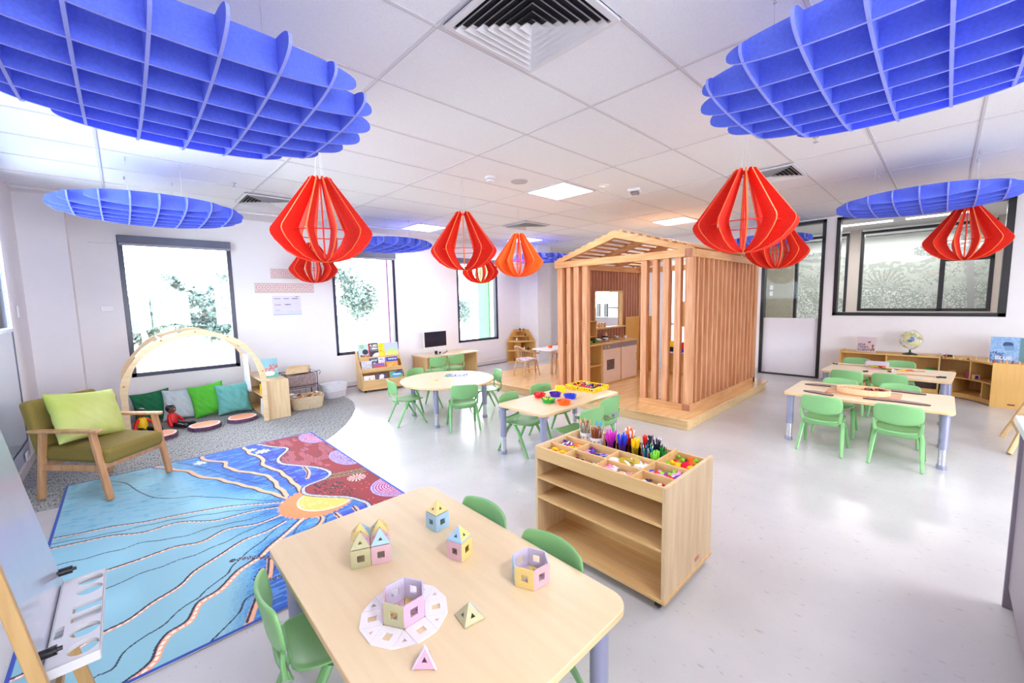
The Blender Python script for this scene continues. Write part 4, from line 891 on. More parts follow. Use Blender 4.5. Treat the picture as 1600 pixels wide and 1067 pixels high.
bits('felt_flower', 'craft flower', 'craft flowers', '* craft scrap in the right middle bin of the cart', [PC['pink'], PC['blue'], PC['red'], PC['white'], PC['lime']], (-.12, -.02, -.36, -.23), .546, 34, lambda m_: strip(m_, .05, .014, .005), 28)
bits('googly_eye', 'googly eye', 'googly eyes', '* googly eye in the front right bin of the cart', [PC['white'], PC['navy']], (-.24, -.165, -.36, -.24), .543, 27, lambda m_: disc(m_, .008, .003), 29)

# ================================================================ PLATFORM AND PLAY HOUSE
PZ = .12
def corner_poly(x0, x1, y0, y1, r): return rrect(x0, x1, y0, y1, r, 6)
t = thing('timber_platform', 'low timber platform with a rounded corner under the play house', 'platform', (5.8, 3.8, 0))
q = MB(); q.M = Matrix.Translation((-5.8, -3.8, 0)); q.prism([(4.37, 1.86), (7.2, 1.86), (7.2, 5.7), (4.37, 5.7)], 0.001, PZ-.018); q.build('riser', wood('pale_riser_ply', s2l(226, 196, 146), s2l(206, 170, 118), 'y', .45), t, bevel=.003)
q = MB(); q.M = Matrix.Translation((-5.8, -3.8, 0)); q.prism(corner_poly(4.35, 7.36, 1.845, 5.71, .10), PZ-.018, PZ); q.build('deck', DECK, t, bevel=.003)
HX0, HX1, HY0, HY1 = 4.72, 7.10, 1.99, 4.03
H = thing('play_house', 'cedar slatted play house with a gabled roof on the timber platform', 'play house', (HX0, HY0, PZ)); HM = Matrix.Translation((-HX0, -HY0, -PZ))
def hp(name, m, fn, **k): q = MB(); q.M = HM; fn(q); return q.build(name, m, H, **k)
zt = 1.915
for y0, y1 in ((3.895, 3.985), (3.745, 3.815), (3.60, 3.685), (3.45, 3.535)): hp('slat', CEDAR, lambda q: q.box(HX0, HX0+.075, y0, y1, PZ+.0, zt), bevel=.003)
for y0, y1 in ((2.555, 2.63), (2.415, 2.48), (2.275, 2.345), (2.13, 2.198)): hp('slat', CEDAR, lambda q: q.box(HX0, HX0+.075, y0, y1, PZ+.075, zt), bevel=.003)
hp('corner_post', CEDAR, lambda q: q.box(HX0, HX0+.09, HY0+.0, HY0+.085, PZ+.075, zt), bevel=.003)
hp('corner_post', CEDAR, lambda q: q.box(HX1-.09, HX1, HY0, HY0+.085, PZ, zt), bevel=.003)
hp('corner_post', CEDAR, lambda q: q.box(HX1-.09, HX1, HY1-.085, HY1, PZ, zt), bevel=.003)
hp('bottom_rail', CEDARY, lambda q: q.box(HX0, HX0+.09, HY0+.09, 2.64, PZ+.0, PZ+.074), bevel=.003)
hp('bottom_rail', CEDARX, lambda q: q.box(HX0+.0, HX1, HY0-.0, HY0+.085, PZ, PZ+.074), bevel=.003)
hp('end_block', CEDARD, lambda q: q.box(HX0-.004, HX0, HY0+.0, HY0+.086, PZ, PZ+.073))
n = 15
for k in range(n):
    x = 4.90+k*(7.0-4.90)/(n-1); hp('slat', CEDAR, lambda q: q.box(x-.021, x+.021, HY0+.004, HY0+.094, PZ+.075, zt), bevel=.002)
hp('eave_beam', CEDARY, lambda q: q.box(HX0-.01, HX0+.08, HY0, HY1, zt, zt+.09), bevel=.003)
hp('eave_beam', CEDARX, lambda q: q.box(HX0+.08, HX1, HY0-.004, HY0+.086, zt, zt+.09), bevel=.003)
hp('eave_beam', CEDARX, lambda q: q.box(HX0+.08, HX1, HY1-.086, HY1+.004, zt, zt+.09), bevel=.003)
hp('eave_beam', CEDARY, lambda q: q.box(HX1-.08, HX1+.01, HY0, HY1, zt, zt+.09), bevel=.003)
hp('end_block', CEDARD, lambda q: q.box(HX0-.014, HX0-.010, HY0-.0, HY0+.086, zt, zt+.089))
YR, ZR = (HY0+HY1)/2, 2.335
def rafter(q, x0, x1, s, th=.095):
    ye = HY0-.0 if s < 0 else HY1+.0; za = zt+.09
    pts = [(ye, za-.0), (ye, za+.015), (YR, ZR), (YR, ZR-th), (ye-s*.16, za)]
    vs = [(x0, a, b) for a, b in pts]+[(x1, a, b) for a, b in pts]; k = len(pts)
    q.add(vs, [tuple(range(k)), tuple(range(2*k-1, k-1, -1))]+[(i, (i+1) % k, k+(i+1) % k, k+i) for i in range(k)])
for x in (HX0-.01, 5.5, 6.3, HX1-.07):
    for s in (-1, 1): hp('rafter', CEDARY, lambda q: rafter(q, x, x+.06, s), bevel=.002)
slope = (ZR-(zt+.105))/(YR-HY0)
for s in (-1, 1):       # roof battens along the house
    for k in range(9):
        f = .06+k*.108; y = YR+s*(1-f)*(YR-HY0)*1.0; z = ZR-(1-f)*(ZR-zt-.105)+.004
        def bt(q): q.M = HM @ Matrix.Translation((0, y, z)) @ Matrix.Rotation(-s*math.atan(slope), 4, 'X'); q.box(HX0+.02, HX1+.02, -.028, .028, 0, .018)
        hp('roof_batten', CEDARX, bt)
# left wall of close boards with a window opening
WX0, WX1, WZ0, WZ1 = 5.63, 6.43, .98, 1.57
nb = 24; bw = (HX1-.09-4.86)/nb
for k in range(nb):
    x = 4.86+k*bw; cx = x+bw/2
    if WX0 < cx < WX1:
        hp('wall_board', CEDARD, lambda q: q.box(x+.004, x+bw-.010, HY1-.07, HY1-.02, PZ, WZ0-.02), bevel=.003); hp('wall_board', CEDARD, lambda q: q.box(x+.004, x+bw-.010, HY1-.07, HY1-.02, WZ1+.02, zt), bevel=.003)
    else: hp('wall_board', CEDARD, lambda q: q.box(x+.004, x+bw-.010, HY1-.07, HY1-.02, PZ, zt), bevel=.003)
hp('wall_backing', CEDARD, lambda q: (q.box(4.86, WX0, HY1-.02, HY1-.008, PZ, zt), q.box(WX1, HX1-.09, HY1-.02, HY1-.008, PZ, zt), q.box(WX0, WX1, HY1-.02, HY1-.008, PZ, WZ0), q.box(WX0, WX1, HY1-.02, HY1-.008, WZ1, zt)))
def wf_(q): q.box(WX0-.02, WX0, HY1-.09, HY1, WZ0, WZ1+.02); q.box(WX1, WX1+.02, HY1-.09, HY1, WZ0, WZ1+.02); q.box(WX0-.02, WX1+.02, HY1-.09, HY1, WZ1, WZ1+.02); q.box(WX0-.05, WX1+.05, HY1-.14, HY1, WZ0-.025, WZ0)
hp('opening_frame', PLYX, wf_, bevel=.002)
# back wall: low plywood and an upper band, open above
hp('back_panel', YPLY, lambda q: q.box(HX1-.05, HX1-.03, HY0+.09, 3.35, PZ, .50), bevel=.002)
hp('back_panel', YPLY, lambda q: q.box(HX1-.05, HX1-.03, HY0+.09, 3.16, .94, 1.38), bevel=.002)
hp('back_panel', YPLY, lambda q: q.box(HX1-.05, HX1-.03, 3.62, HY1-.09, PZ, 1.12), bevel=.002)
hp('slat', CEDAR, lambda q: q.box(HX1-.08, HX1, 3.35, 3.42, PZ, zt), bevel=.002)
hp('display_shelf', WHITE, lambda q: q.box(HX1-.30, HX1-.052, 2.2, 3.35, .50, .52), bevel=.002)
hp('display_shelf_side', YPLY, lambda q: q.box(HX1-.30, HX1-.052, 3.33, 3.35, PZ, .50), bevel=.002)
TUB = dict(yellow=(3.29, .16), black=(3.29, .0), red=(3.08, .08), blue=(3.08, .0))
def tub(name, label, x, y, z, sx, sy, h, m):
    q = MB(); q.ring_prism(rrect(-sx/2, sx/2, -sy/2, sy/2, .02), rrect(-sx/2+.008, sx/2-.008, -sy/2+.008, sy/2-.008, .015), 0, h); q.prism(rrect(-sx/2, sx/2, -sy/2, sy/2, .02), 0, .006); o = q.build(name, m, bevel=.002); o.location = (x, y, z); return tag(o, label, 'tub', 'coloured tubs in the play house')
tub('storage_tub', 'black tub on the shelf at the back of the play house', HX1-.18, 3.24, .522, .2, .15, .08, PC['black']); tub('storage_tub', 'yellow tub on top of the black tub in the play house', HX1-.18, 3.24, .604, .2, .15, .085, PC['yellow'])
tub('storage_tub', 'blue tub on the shelf at the back of the play house', HX1-.18, 3.04, .522, .2, .17, .05, PC['blue']); tub('storage_tub', 'red tub on top of the blue tub in the play house', HX1-.18, 3.04, .574, .2, .17, .10, PC['red'])
# ---- play kitchen
KZ = PZ; ky0, ky1 = 3.575, 3.94
t = thing('kitchen_shelf_unit', 'open golden plywood shelf unit at the left end of the play kitchen', 'shelf unit', (5.06, 3.76, KZ)); KM = Matrix.Translation((-5.06, -3.76, -KZ))
def kp(name, m, *b, par=None, M_=None, bev=.002): q = MB(); q.M = M_; q.box(*b); return q.build(name, m, par, bevel=bev)
for n_, b in (('side_panel', (4.86, 4.875, ky0, ky1, KZ, .755)), ('side_panel', (5.265, 5.28, ky0, ky1, KZ, .755)), ('back_panel', (4.875, 5.265, ky1-.012, ky1, KZ, .755)), ('base_board', (4.875, 5.265, ky0, ky1-.012, KZ, KZ+.03)), ('shelf', (4.875, 5.265, ky0, ky1-.012, .44, .455)), ('top_board', (4.85, 5.284, ky0-.01, ky1, .755, .775))): kp(n_, YPLY, *b, par=t, M_=KM)
t = thing('play_hutch', 'small two shelf plywood hutch standing on the kitchen shelf unit', 'shelf unit', (5.2, 3.86, .775)); KM2 = Matrix.Translation((-5.2, -3.86, -.775))
for n_, b in (('side_panel', (5.05, 5.062, 3.78, ky1, .775, 1.10)), ('side_panel', (5.42, 5.432, 3.78, ky1, .775, 1.10)), ('shelf', (5.062, 5.42, 3.78, ky1, .86, .872)), ('top_board', (5.04, 5.44, 3.77, ky1, 1.10, 1.112))): kp(n_, YPLY, *b, par=t, M_=KM2)
CREAM = mat('cream_panel', s2l(226, 200, 184), .45, var=.02)
def unit(x0, x1, label, oven):
    t = thing('play_stove' if oven else 'play_cupboard', label, 'play kitchen', ((x0+x1)/2, 3.76, KZ)); M_ = Matrix.Translation((-(x0+x1)/2, -3.76, -KZ))
    kp('body', YPLY, x0, x1, ky0+.012, ky1, KZ, .755, par=t, M_=M_); kp('worktop', PLYX, x0-.003, x1+.003, ky0-.012, ky1, .755, .775, par=t, M_=M_)
    kp('control_panel', GREY, x0+.012, x1-.012, ky0+.003, ky0+.0118, .675, .748, par=t, M_=M_)
    d = kp('door', CREAM, x0+.014, x1-.014, ky0-.002, ky0+.0116, KZ+.02, .668, par=t, M_=M_)
    if oven:
        kp('oven_window', mat('smoky_window', s2l(96, 84, 88), .2, var=.3, scale=40), x0+.11, x0+.32, ky0-.005, ky0-.0022, .345, .505, par=d, M_=M_)
        for k in range(2): q = MB(); q.M = M_ @ Matrix.Translation((x0+.06+k*.09, ky0-.004, .71)) @ Matrix.Rotation(PI/2, 4, 'X'); q.cyl((0, 0), .018, -.006, .012, 12); q.build('knob', YPLY, t)
    else: q = MB(); q.M = M_; q.tube([(x1-.05, ky0-.008, .42), (x1-.05, ky0-.02, .45), (x1-.05, ky0-.02, .51), (x1-.05, ky0-.008, .54)], .006, 8); q.build('handle', YPLY, d)
    return t
unit(5.29, 5.805, 'cream doored play stove with a dark oven window', True); unit(5.815, 6.32, 'cream doored play cupboard right of the play stove', False)
t = thing('tall_panel_screen', 'tall plain plywood panel beside the play cupboard', 'panel', (6.77, 3.80, KZ)); kp('panel', YPLY, -.23, .23, .13, .148, 0, 1.0, par=t, M_=Matrix.Identity(4))
def pot(x, y, z, r, h, m, label, hd=True):
    t = thing('play_pot', label, 'pot', (x, y, z), random.random()*6, 'play pots'); q = MB(); q.lathe([(r*.85, 0), (r, h*.3), (r, h), (r-.004, h), (r*.85, .006), (0, .006)], n=20); q.build('pan', m, t, smooth=True)
    if hd: q = MB(); q.tube([(r-.002, 0, h*.8), (r+.07, 0, h*.9)], .006, 6); q.build('handle', PC['black'], t)
    return t
STEEL = mat('polished_steel', (.6, .6, .62), .18, metal=1, var=.02)
pot(5.40, 3.72, .776, .06, .05, STEEL, 'shiny steel play pan on the stove, left one'); pot(5.56, 3.70, .776, .055, .055, STEEL, 'shiny steel play pan on the stove, middle one'); pot(5.70, 3.80, .776, .05, .07, PC['black'], 'black play pot at the back of the stove')
pot(5.93, 3.74, .776, .05, .06, STEEL, 'steel play pot on the cupboard worktop'); pot(5.48, 3.86, .776, .045, .04, PC['black'], 'small black play pan at the back of the stove')
pot(4.98, 3.74, .456, .07, .035, PC['brown'], 'brown play bowl on the open shelf', False); pot(5.13, 3.72, .456, .06, .05, STEEL, 'steel play bowl on the open shelf', False)
pot(6.18, 3.72, .776, .025, .05, WHITE, 'small white cup at the right end of the kitchen worktop', False)
q = MB(); q.lathe([(.03, 0), (.04, .05), (.03, .09), (.015, .12), (0, .125)], n=14); o = q.build('wooden_pepper_mill', PC['tan'], smooth=True); o.location = (5.80, 3.86, .776); tag(o, 'turned wooden mill at the back of the play kitchen', 'mill')
for k in range(3): q = MB(); q.lathe([(.02, 0), (.03, .02), (.028, .05), (.02, .06), (.022, .075), (0, .08)], n=14); o = q.build('wooden_figure', PC['tan'], smooth=True); o.location = (5.76+k*.085, HY1-.06, WZ0); tag(o, ['left', 'middle', 'right'][k]+' turned wooden figure on the play house window ledge', 'figure', 'wooden figures on the ledge')
for k in range(3): q = MB(); q.ball((0, 0, .022), .024, 10, 7, (1.4, 1, .8)); o = q.build('toy_vegetable', PC['green'] if k % 2 == 0 else PC['black'], smooth=True); o.location = (5.16+k*.08, 3.70, .7755); tag(o, ['left dark green', 'middle black', 'right dark green'][k]+' toy vegetable on the shelf unit top', 'toy food', 'toy vegetables')
# ---- rattan set
RAT = wood('rattan_cane', s2l(214, 178, 140), s2l(172, 130, 96), 'z', .5); SEATW = mat('pale_cushion', (.66, .66, .78), .9)
def rattan_chair(x, y, rz, label):
    t = thing('rattan_chair', label, 'chair', (x, y, PZ+.001), rz, 'rattan armchairs')
    q = MB(); q.prism(rrect(-.15, .15, -.16, .16, .05), .25, .275); q.build('seat', RAT, t, bevel=.004)
    q = MB(); q.prism(rrect(-.14, .14, -.15, .15, .05), .276, .305); q.build('seat_pad', SEATW, t, bevel=.01)
    for sx in (-1, 1):
        for sy in (-1, 1): q = MB(); q.tube([(sx*.125, sy*.135, .25), (sx*.17, sy*.165, 0)], .011, 8); q.build('leg', RAT, t, smooth=True)
    q = MB(); q.tube([(.15, -.17, .40), (.02, -.20, .42), (-.12, -.18, .46), (-.19, -.08, .52), (-.20, 0, .53), (-.19, .08, .52), (-.12, .18, .46), (.02, .20, .42), (.15, .17, .40)], .014, 8); q.build('arm_rail', RAT, t, smooth=True)
    q = MB()
    for k in range(19):
        a = -PI*.62+PI*1.24*k/18; ca, sa = -math.cos(a), math.sin(a); zt_ = .40+.13*max(0, math.cos(a*.8))**1.5; q.tube([(ca*.145, sa*.155, .26), (ca*.19, sa*.19, zt_-.01)], .0045, 5)
    q.build('back_weave', RAT, t)
    q = MB()
    for a, b in (((.14, -.15, .12), (-.14, -.15, .12)), ((.14, .15, .12), (-.14, .15, .12)), ((0, -.15, .12), (0, .15, .12))): q.tube([a, b], .007, 6)
    q.build('stretcher', RAT, t); return t
rattan_chair(5.17, 5.10, D2(-10), 'pale rattan armchair nearest the window wall, facing its table'); rattan_chair(6.55, 5.35, D2(190), 'rattan armchair on the far side of its table'); rattan_chair(5.75, 4.62, D2(95), 'rattan armchair mostly hidden behind the play house slats')
t = thing('rattan_table', 'small white topped rattan table beside the play house', 'table', (5.8, 5.0, PZ+.001)); q = MB(); q.prism(rrect(-.36, .36, -.25, .25, .05), .42, .44); q.build('tabletop', WHITE, t, bevel=.004)
for sx in (-1, 1):
    for sy in (-1, 1): q = MB(); q.tube([(sx*.30, sy*.2, 0), (sx*.30, sy*.2, .42)], .020, 8); q.build('leg', RAT, t, smooth=True)
q = MB(); q.lathe([(.03, 0), (.05, .02), (.04, .04), (.0, .05)], n=14); o = q.build('toy_bowl', PC['orange'], smooth=True); o.location = (5.75, 5.05, PZ+.442); tag(o, 'orange toy bowl on the small white table', 'bowl')
# ---- corner display unit with little wooden toys
t = thing('corner_toy_house', 'golden plywood corner unit with a stepped house shaped top', 'shelf unit', (6.82, 6.86, 0)); r_ = .36
def qc(r, n=8): return [(.2, .25)]+[(.2-r*math.sin(PI/2*k/n)*1.0, .25-r*math.cos(PI/2*k/n)) for k in range(n+1)]
for z in (.0, .26, .48): q = MB(); q.prism(qc(r_+.12), z+.001, z+.03); q.build('shelf', YPLY, t, bevel=.002)
for z, r in ((.60, .32), (.72, .2)): q = MB(); q.prism(qc(r), z, z+.014); q.build('shelf', YPLY, t)
q = MB(); q.prism([(-.26, 0), (-.26, .5), (-.05, .76), (.2, .76), (.2, 0)], -.006, .006); q.v = [(a, .245+c, b) for a, b, c in q.v]; q.build('back_panel', YPLY, t)
q = MB(); q.prism([(-.22, 0), (-.22, .5), (0, .76), (.24, .76), (.24, 0)], -.006, .006); q.v = [(.205+c, a, b) for a, b, c in q.v]; q.build('side_panel', YPLY, t)
q = MB(); q.box(-.02, -.008, .03, .24, .03, .48); q.build('upright', YPLY, t)
tp = []
for i, (x, y, z, h, cn) in enumerate(((-.16, .12, .03, .06, 'brown'), (-.04, -.02, .03, .07, 'black'), (.08, -.12, .03, .05, 'brown'), (-.14, .08, .29, .07, 'brown'), (.0, -.06, .29, .08, 'white'), (.1, -.1, .29, .06, 'black'), (-.12, .06, .51, .07, 'white'), (-.03, -.03, .51, .06, 'brown'), (.09, -.11, .51, .07, 'brown'), (.02, .12, .614, .07, 'brown'), (.11, -.0, .614, .06, 'black'), (.09, .16, .734, .06, 'black'), (.15, .1, .734, .05, 'brown'))):
    q = MB(); q.lathe([(.018, 0), (.024, h*.3), (.016, h*.6), (.02, h*.8), (0, h)], n=10); o = q.build('wooden_toy', PC[cn], smooth=True); o.location = (6.82+x, 6.86+y, z+.0005)
    tag(o, '%s wooden toy on the %s shelf of the corner unit, %s' % (cn if cn != 'brown' else 'dark brown', {.03: 'bottom', .29: 'middle', .51: 'third', .614: 'fourth', .734: 'top'}[z], 'left' if x < -.1 else ('right' if x > .05 else 'centre')), 'toy', 'toys on the corner unit')

# ================================================================ COMPUTER DESK
t = thing('computer_desk', 'low birch desk with the computer against the window wall', 'desk', (4.64, 6.84, 0)); M_ = Matrix.Translation((-4.64, -6.84, 0))
kp('desktop', BIRCHX, 4.02, 5.27, 6.56, 7.12, .42, .442, par=t, M_=M_, bev=.003); kp('side_panel', PLY, 4.05, 4.07, 6.60, 7.10, 0, .42, par=t, M_=M_); kp('side_panel', PLY, 5.22, 5.24, 6.60, 7.10, 0, .42, par=t, M_=M_); kp('back_panel', PLY, 4.07, 5.22, 7.06, 7.075, .12, .42, par=t, M_=M_)
t = thing('computer_monitor', 'white all-in-one computer with a dark screen on the low desk', 'computer', (4.42, 6.86, .443), D2(4)); 
q = MB(); q.prism(rrect(-.12, .12, -.08, .08, .03), 0, .008); q.bar((0, .03, .008), (0, .035, .16), .06, .012, (0, 1, 0)); q.build('stand', WHITE, t, bevel=.002)
q = MB(); q.box(-.275, .275, 0, .03, .12, .45); b_ = q.build('casing', WHITE, t, bevel=.006); q = MB(); q.box(-.262, .262, -.002, .0005, .145, .438); q.build('screen', mat('dark_screen', (.012, .014, .03), .12), b_)
q = MB(); q.tube([(-.05, -.05, .03), (-.05, -.05, .09)], .03, 12); q.ball((.03, -.06, .05), .022, 10, 7); o = q.build('desk_speaker', PC['black'], smooth=True); o.location = (4.40, 6.80, .425); tag(o, 'small black webcam and speaker under the computer screen', 'speaker')
q = MB(); q.tube([(0, 0, .01), (.05, .02, .012), (.1, -.03, .05), (.12, .02, .06), (.08, .04, .02), (.04, .06, .01)], .004, 6); o = q.build('headphone_cord', PC['black'], smooth=True); o.location = (4.48, 6.72, .44); tag(o, 'looped black cord on the desk beside the computer', 'cord')
q = MB(); q.prism(rrect(-.14, .14, -.05, .05, .01), 0, .01); o = q.build('keyboard', WHITE, bevel=.002); o.location = (4.5, 6.64, .4425); tag(o, 'white keyboard in front of the computer', 'keyboard')

# ================================================================ BOOK RACK
t = thing('book_rack', 'sloping birch book display rack on castors under the second window', 'book rack', (3.13, 6.60, 0), D2(-9)); L = .36
side = [(-.20, .05), (.20, .05), (.20, .66), (.12, .66), (-.20, .20)]
for sx in (-1, 1):
    q = MB(); q.prism([(a, b) for a, b in side], 0, .016); q.v = [(sx*(L-.008)+(c-.008), a, b) for a, b, c in q.v]; q.build('side_panel', PLY, t, bevel=.002)
q = MB(); q.box(-L-.01, L+.01, -.215, .21, .035, .05); q.build('base_board', PLYX, t, bevel=.002)
q = MB(); q.box(-L+.016, L-.016, -.20, -.186, .05, .20); q.build('front_panel', PLYX, t, bevel=.002)
q = MB(); q.box(-L+.016, L-.016, .186, .20, .05, .66); q.build('back_panel', PLYX, t)
TIERS = [(-.185, .16), (-.09, .32), (.01, .50)]
for i, (y, z) in enumerate(TIERS):
    q = MB(); q.box(-L+.016, L-.016, y+.004, y+.09, z-.01, z); q.build('ledge', PLYX, t)
    if i: q = MB(); q.box(-L+.016, L-.016, y-.004, y+.003, z-.01, z+.06); q.build('ledge_lip', PLYX, t)
for sx in (-1, 1):
    for sy in (-1, 1): q = MB(); q.ball((sx*.32, sy*.17, .0175), .017, 8, 6); q.build('castor', RUBB, t)
def cover(bgc, items, seed):
    def fn(X, Y):
        c = np.ones((len(X), 3))*np.array(s2l(*bgc)); n1 = vnoise(X*90+seed, Y*90)
        for it in items:
            k, x0, x1, y0, y1, col = it
            if k == 'r': m_ = (X > x0) & (X < x1) & (Y > y0) & (Y < y1)
            elif k == 'e': m_ = (((X-(x0+x1)/2)/((x1-x0)/2))**2+((Y-(y0+y1)/2)/((y1-y0)/2))**2 < 1)
            elif k == 't': m_ = (X > x0) & (X < x1) & (Y > y0) & (Y < y1) & (hsh(np.floor(X/.006), np.floor(Y/.018)) > .35)
            else: m_ = (X > x0) & (X < x1) & (Y > y0) & (Y < y1) & (n1 > .52)
            c[m_] = s2l(*col)
        return c
    return fn
def book(name, label, w_, h_, fn, loc, rz=0, tilt=0, th=.012, parent_M=None, group=None):
    t = thing(name, label, 'book', loc, 0, group); t.rotation_euler = (PI/2-tilt, 0, rz)
    q = MB(); q.box(0.001, w_-.001, 0.001, h_-.001, .0012, th); q.build('pages', mat('book_pages', (.75, .73, .68), .8), t)
    q = MB(); q.box(0, w_, 0, h_, 0, .0010); q.box(-.0012, 0, 0, h_, 0, th+.001); q.build('back_cover', mat('book_back', s2l(*[180, 180, 190]), .5), t)
    vcgrid('front_cover', w_, h_, int(w_/.004), int(h_/.004), fn, vcmat('printed_cover', .45), t, .0012).location = (0, 0, th)
    return t
rM = Matrix.Translation((3.13, 6.60, 0)) @ Matrix.Rotation(D2(-9), 4, 'Z')
def rbook(lab, x, tier, w_, h_, fn, dy=0, dz=0):
    y, z = TIERS[tier]; p = rM @ Vector((x, y+.012+dy, z+.001+dz)); return book('picture_book', lab, w_, h_, fn, p, D2(-9), .22, .010, group='picture books on the rack')
rbook('picture book with a black creature on pale blue, top left of the rack', -.34, 2, .16, .28, cover((176, 206, 240), [('e', .03, .1, .2, .27, (150, 190, 130)), ('e', .06, .16, .1, .19, (40, 36, 60)), ('r', .02, .16, 0, .10, (226, 160, 90)), ('n', .02, .16, 0, .10, (120, 60, 40))], 1))
rbook('black picture book with white block title and a red spine', -.175, 2, .165, .29, cover((44, 40, 54), [('r', 0, .02, 0, .29, (206, 20, 50)), ('t', .03, .155, .225, .265, (240, 240, 240)), ('t', .03, .155, .175, .21, (240, 240, 240)), ('r', .03, .155, .155, .160, (220, 220, 220)), ('e', .04, .24, -.12, .12, (236, 232, 232)), ('e', .09, .15, .0, .04, (50, 40, 40))], 2))
rbook('bright yellow picture book on the top row of the rack', -.005, 2, .10, .28, cover((255, 214, 20), [('n', .01, .09, .10, .16, (214, 150, 20)), ('n', .01, .09, .2, .25, (250, 190, 10))], 3))
rbook('picture book with an orchard scene on lilac, top right of the rack', .10, 2, .235, .28, cover((186, 196, 236), [('e', .02, .22, .02, .17, (190, 220, 120)), ('n', .0, .235, .0, .08, (214, 110, 80)), ('n', 0, .235, .06, .12, (240, 214, 110)), ('r', .0, .235, 0, .012, (120, 150, 90))], 4))
rbook('pale grey picture book in the middle row, left end', -.33, 1, .17, .18, cover((206, 204, 214), [('n', .0, .17, .0, .13, (168, 164, 176)), ('t', .02, .1, .145, .165, (180, 170, 190))], 5))
rbook('slate blue picture book behind the middle row', -.19, 1, .14, .2, cover((52, 78, 104), [('t', .03, .13, .14, .175, (226, 226, 232)), ('e', .06, .10, .09, .12, (240, 240, 240))], 6), .03, .02)
rbook('white picture book with small figures behind the middle row', -.04, 1, .11, .2, cover((226, 220, 232), [('n', .02, .1, .07, .18, (170, 160, 190)), ('t', .02, .08, .16, .18, (90, 80, 120))], 7), .03, .02)
rbook('red and navy striped picture book in the middle row', -.14, 1, .19, .13, cover((206, 84, 60), [('r', .01, .18, .085, .115, (120, 90, 190)), ('r', 0, .19, 0, .045, (50, 24, 50)), ('t', .03, .16, .01, .035, (236, 226, 240))], 8))
rbook('blue topped orange picture book at the right of the middle row', .08, 1, .20, .20, cover((246, 150, 40), [('r', 0, .2, .12, .20, (20, 64, 176)), ('t', .04, .18, .15, .18, (220, 230, 250)), ('n', .03, .17, .04, .1, (250, 196, 110)), ('r', 0, .2, 0, .012, (220, 90, 30))], 9), .0, .02)
rbook('cream picture book with a tiny dark figure, bottom left of the rack', -.33, 0, .18, .11, cover((238, 234, 226), [('r', .085, .095, .03, .075, (50, 50, 60)), ('n', .12, .17, .02, .09, (226, 214, 200))], 10))
rbook('dark violet picture book with white shapes, bottom row middle', -.12, 0, .17, .12, cover((64, 52, 96), [('e', .05, .12, .04, .11, (232, 230, 236)), ('n', .01, .16, .01, .11, (110, 96, 140)), ('n', .04, .13, .03, .11, (250, 250, 250))], 11))
rbook('green and blue picture book of a swimmer, bottom right of the rack', .10, 0, .225, .14, cover((110, 176, 120), [('e', .02, .18, .01, .13, (60, 170, 216)), ('r', .09, .22, .08, .14, (44, 84, 170)), ('e', .05, .20, .075, .10, (236, 236, 240)), ('e', .02, .06, .02, .05, (214, 70, 70))], 12))

# ================================================================ BOOK NOOK
def nook_shelf(x0, x1, y0, y1, facing, label):
    cx, cy = (x0+x1)/2, (y0+y1)/2; t = thing('low_bookshelf', label, 'bookshelf', (cx, cy, .003)); M_ = Matrix.Translation((-cx, -cy, 0)); h = .50
    for a, b in ((y0, y0+.018), (y1-.018, y1)): kp('side_panel', PALEW, x0, x1, a, b, 0, h, par=t, M_=M_)
    for z in (.0, .26): kp('shelf', PLYY, x0+.002, x1-.002, y0+.018, y1-.018, z+.02, z+.036, par=t, M_=M_)
    kp('top_board', PALEW, x0, x1, y0+.0182, y1-.0182, h-.018, h, par=t, M_=M_)
    bx = x1-.012 if facing < 0 else x0; kp('back_panel', PALEW, bx, bx+.012, y0+.0184, y1-.0184, .04, h-.018, par=t, M_=M_)
    q = MB(); q.M = M_
    return t
nook_shelf(1.215, 1.50, 5.86, 6.90, -1, 'low pale wood bookshelf at the right side of the cushion nook'); nook_shelf(-.42, -.135, 5.86, 6.80, 1, 'low pale wood bookshelf at the left of the cushion nook behind the armchair')
for i, (y, w_, h_, cn, lab) in enumerate(((6.15, .03, .13, 'yellow', 'thin yellow book on the upper shelf of the right nook bookshelf'), (6.0, .05, .14, 'purple', 'dark purple book on the upper shelf of the right nook bookshelf'))):
    q = MB(); q.box(-.08, .08, -w_/2, w_/2, 0, h_); o = q.build('book', PC[cn], bevel=.002); o.location = (1.31, y, .3005); tag(o, lab, 'book')
q = MB(); q.box(-.004, .004, -.12, .12, 0, .2); o = q.build('white_board_book', WHITE, bevel=.001); o.location = (1.225, 6.06, .041); o.rotation_euler = (0, .06, 0); tag(o, 'large white book leaning on the lower shelf of the right nook bookshelf', 'book')
book('picture_book', 'teal picture book with red birds standing on the right nook bookshelf', .20, .25, cover((128, 176, 190), [('n', .0, .2, .07, .13, (214, 84, 70)), ('r', .0, .2, .0, .06, (76, 160, 140)), ('e', .03, .16, .02, .08, (236, 226, 220)), ('n', .1, .2, .1, .18, (190, 90, 80))], 20), (1.26, 6.18, .504), D2(-8), .12, .012)
ARM = wood('pale_arch_ply', s2l(232, 206, 166), s2l(216, 186, 144), 'x', .5)
t = thing('wooden_arch', 'pale plywood double arch framing the cushion nook', 'arch', (.575, 6.255, 0)); 
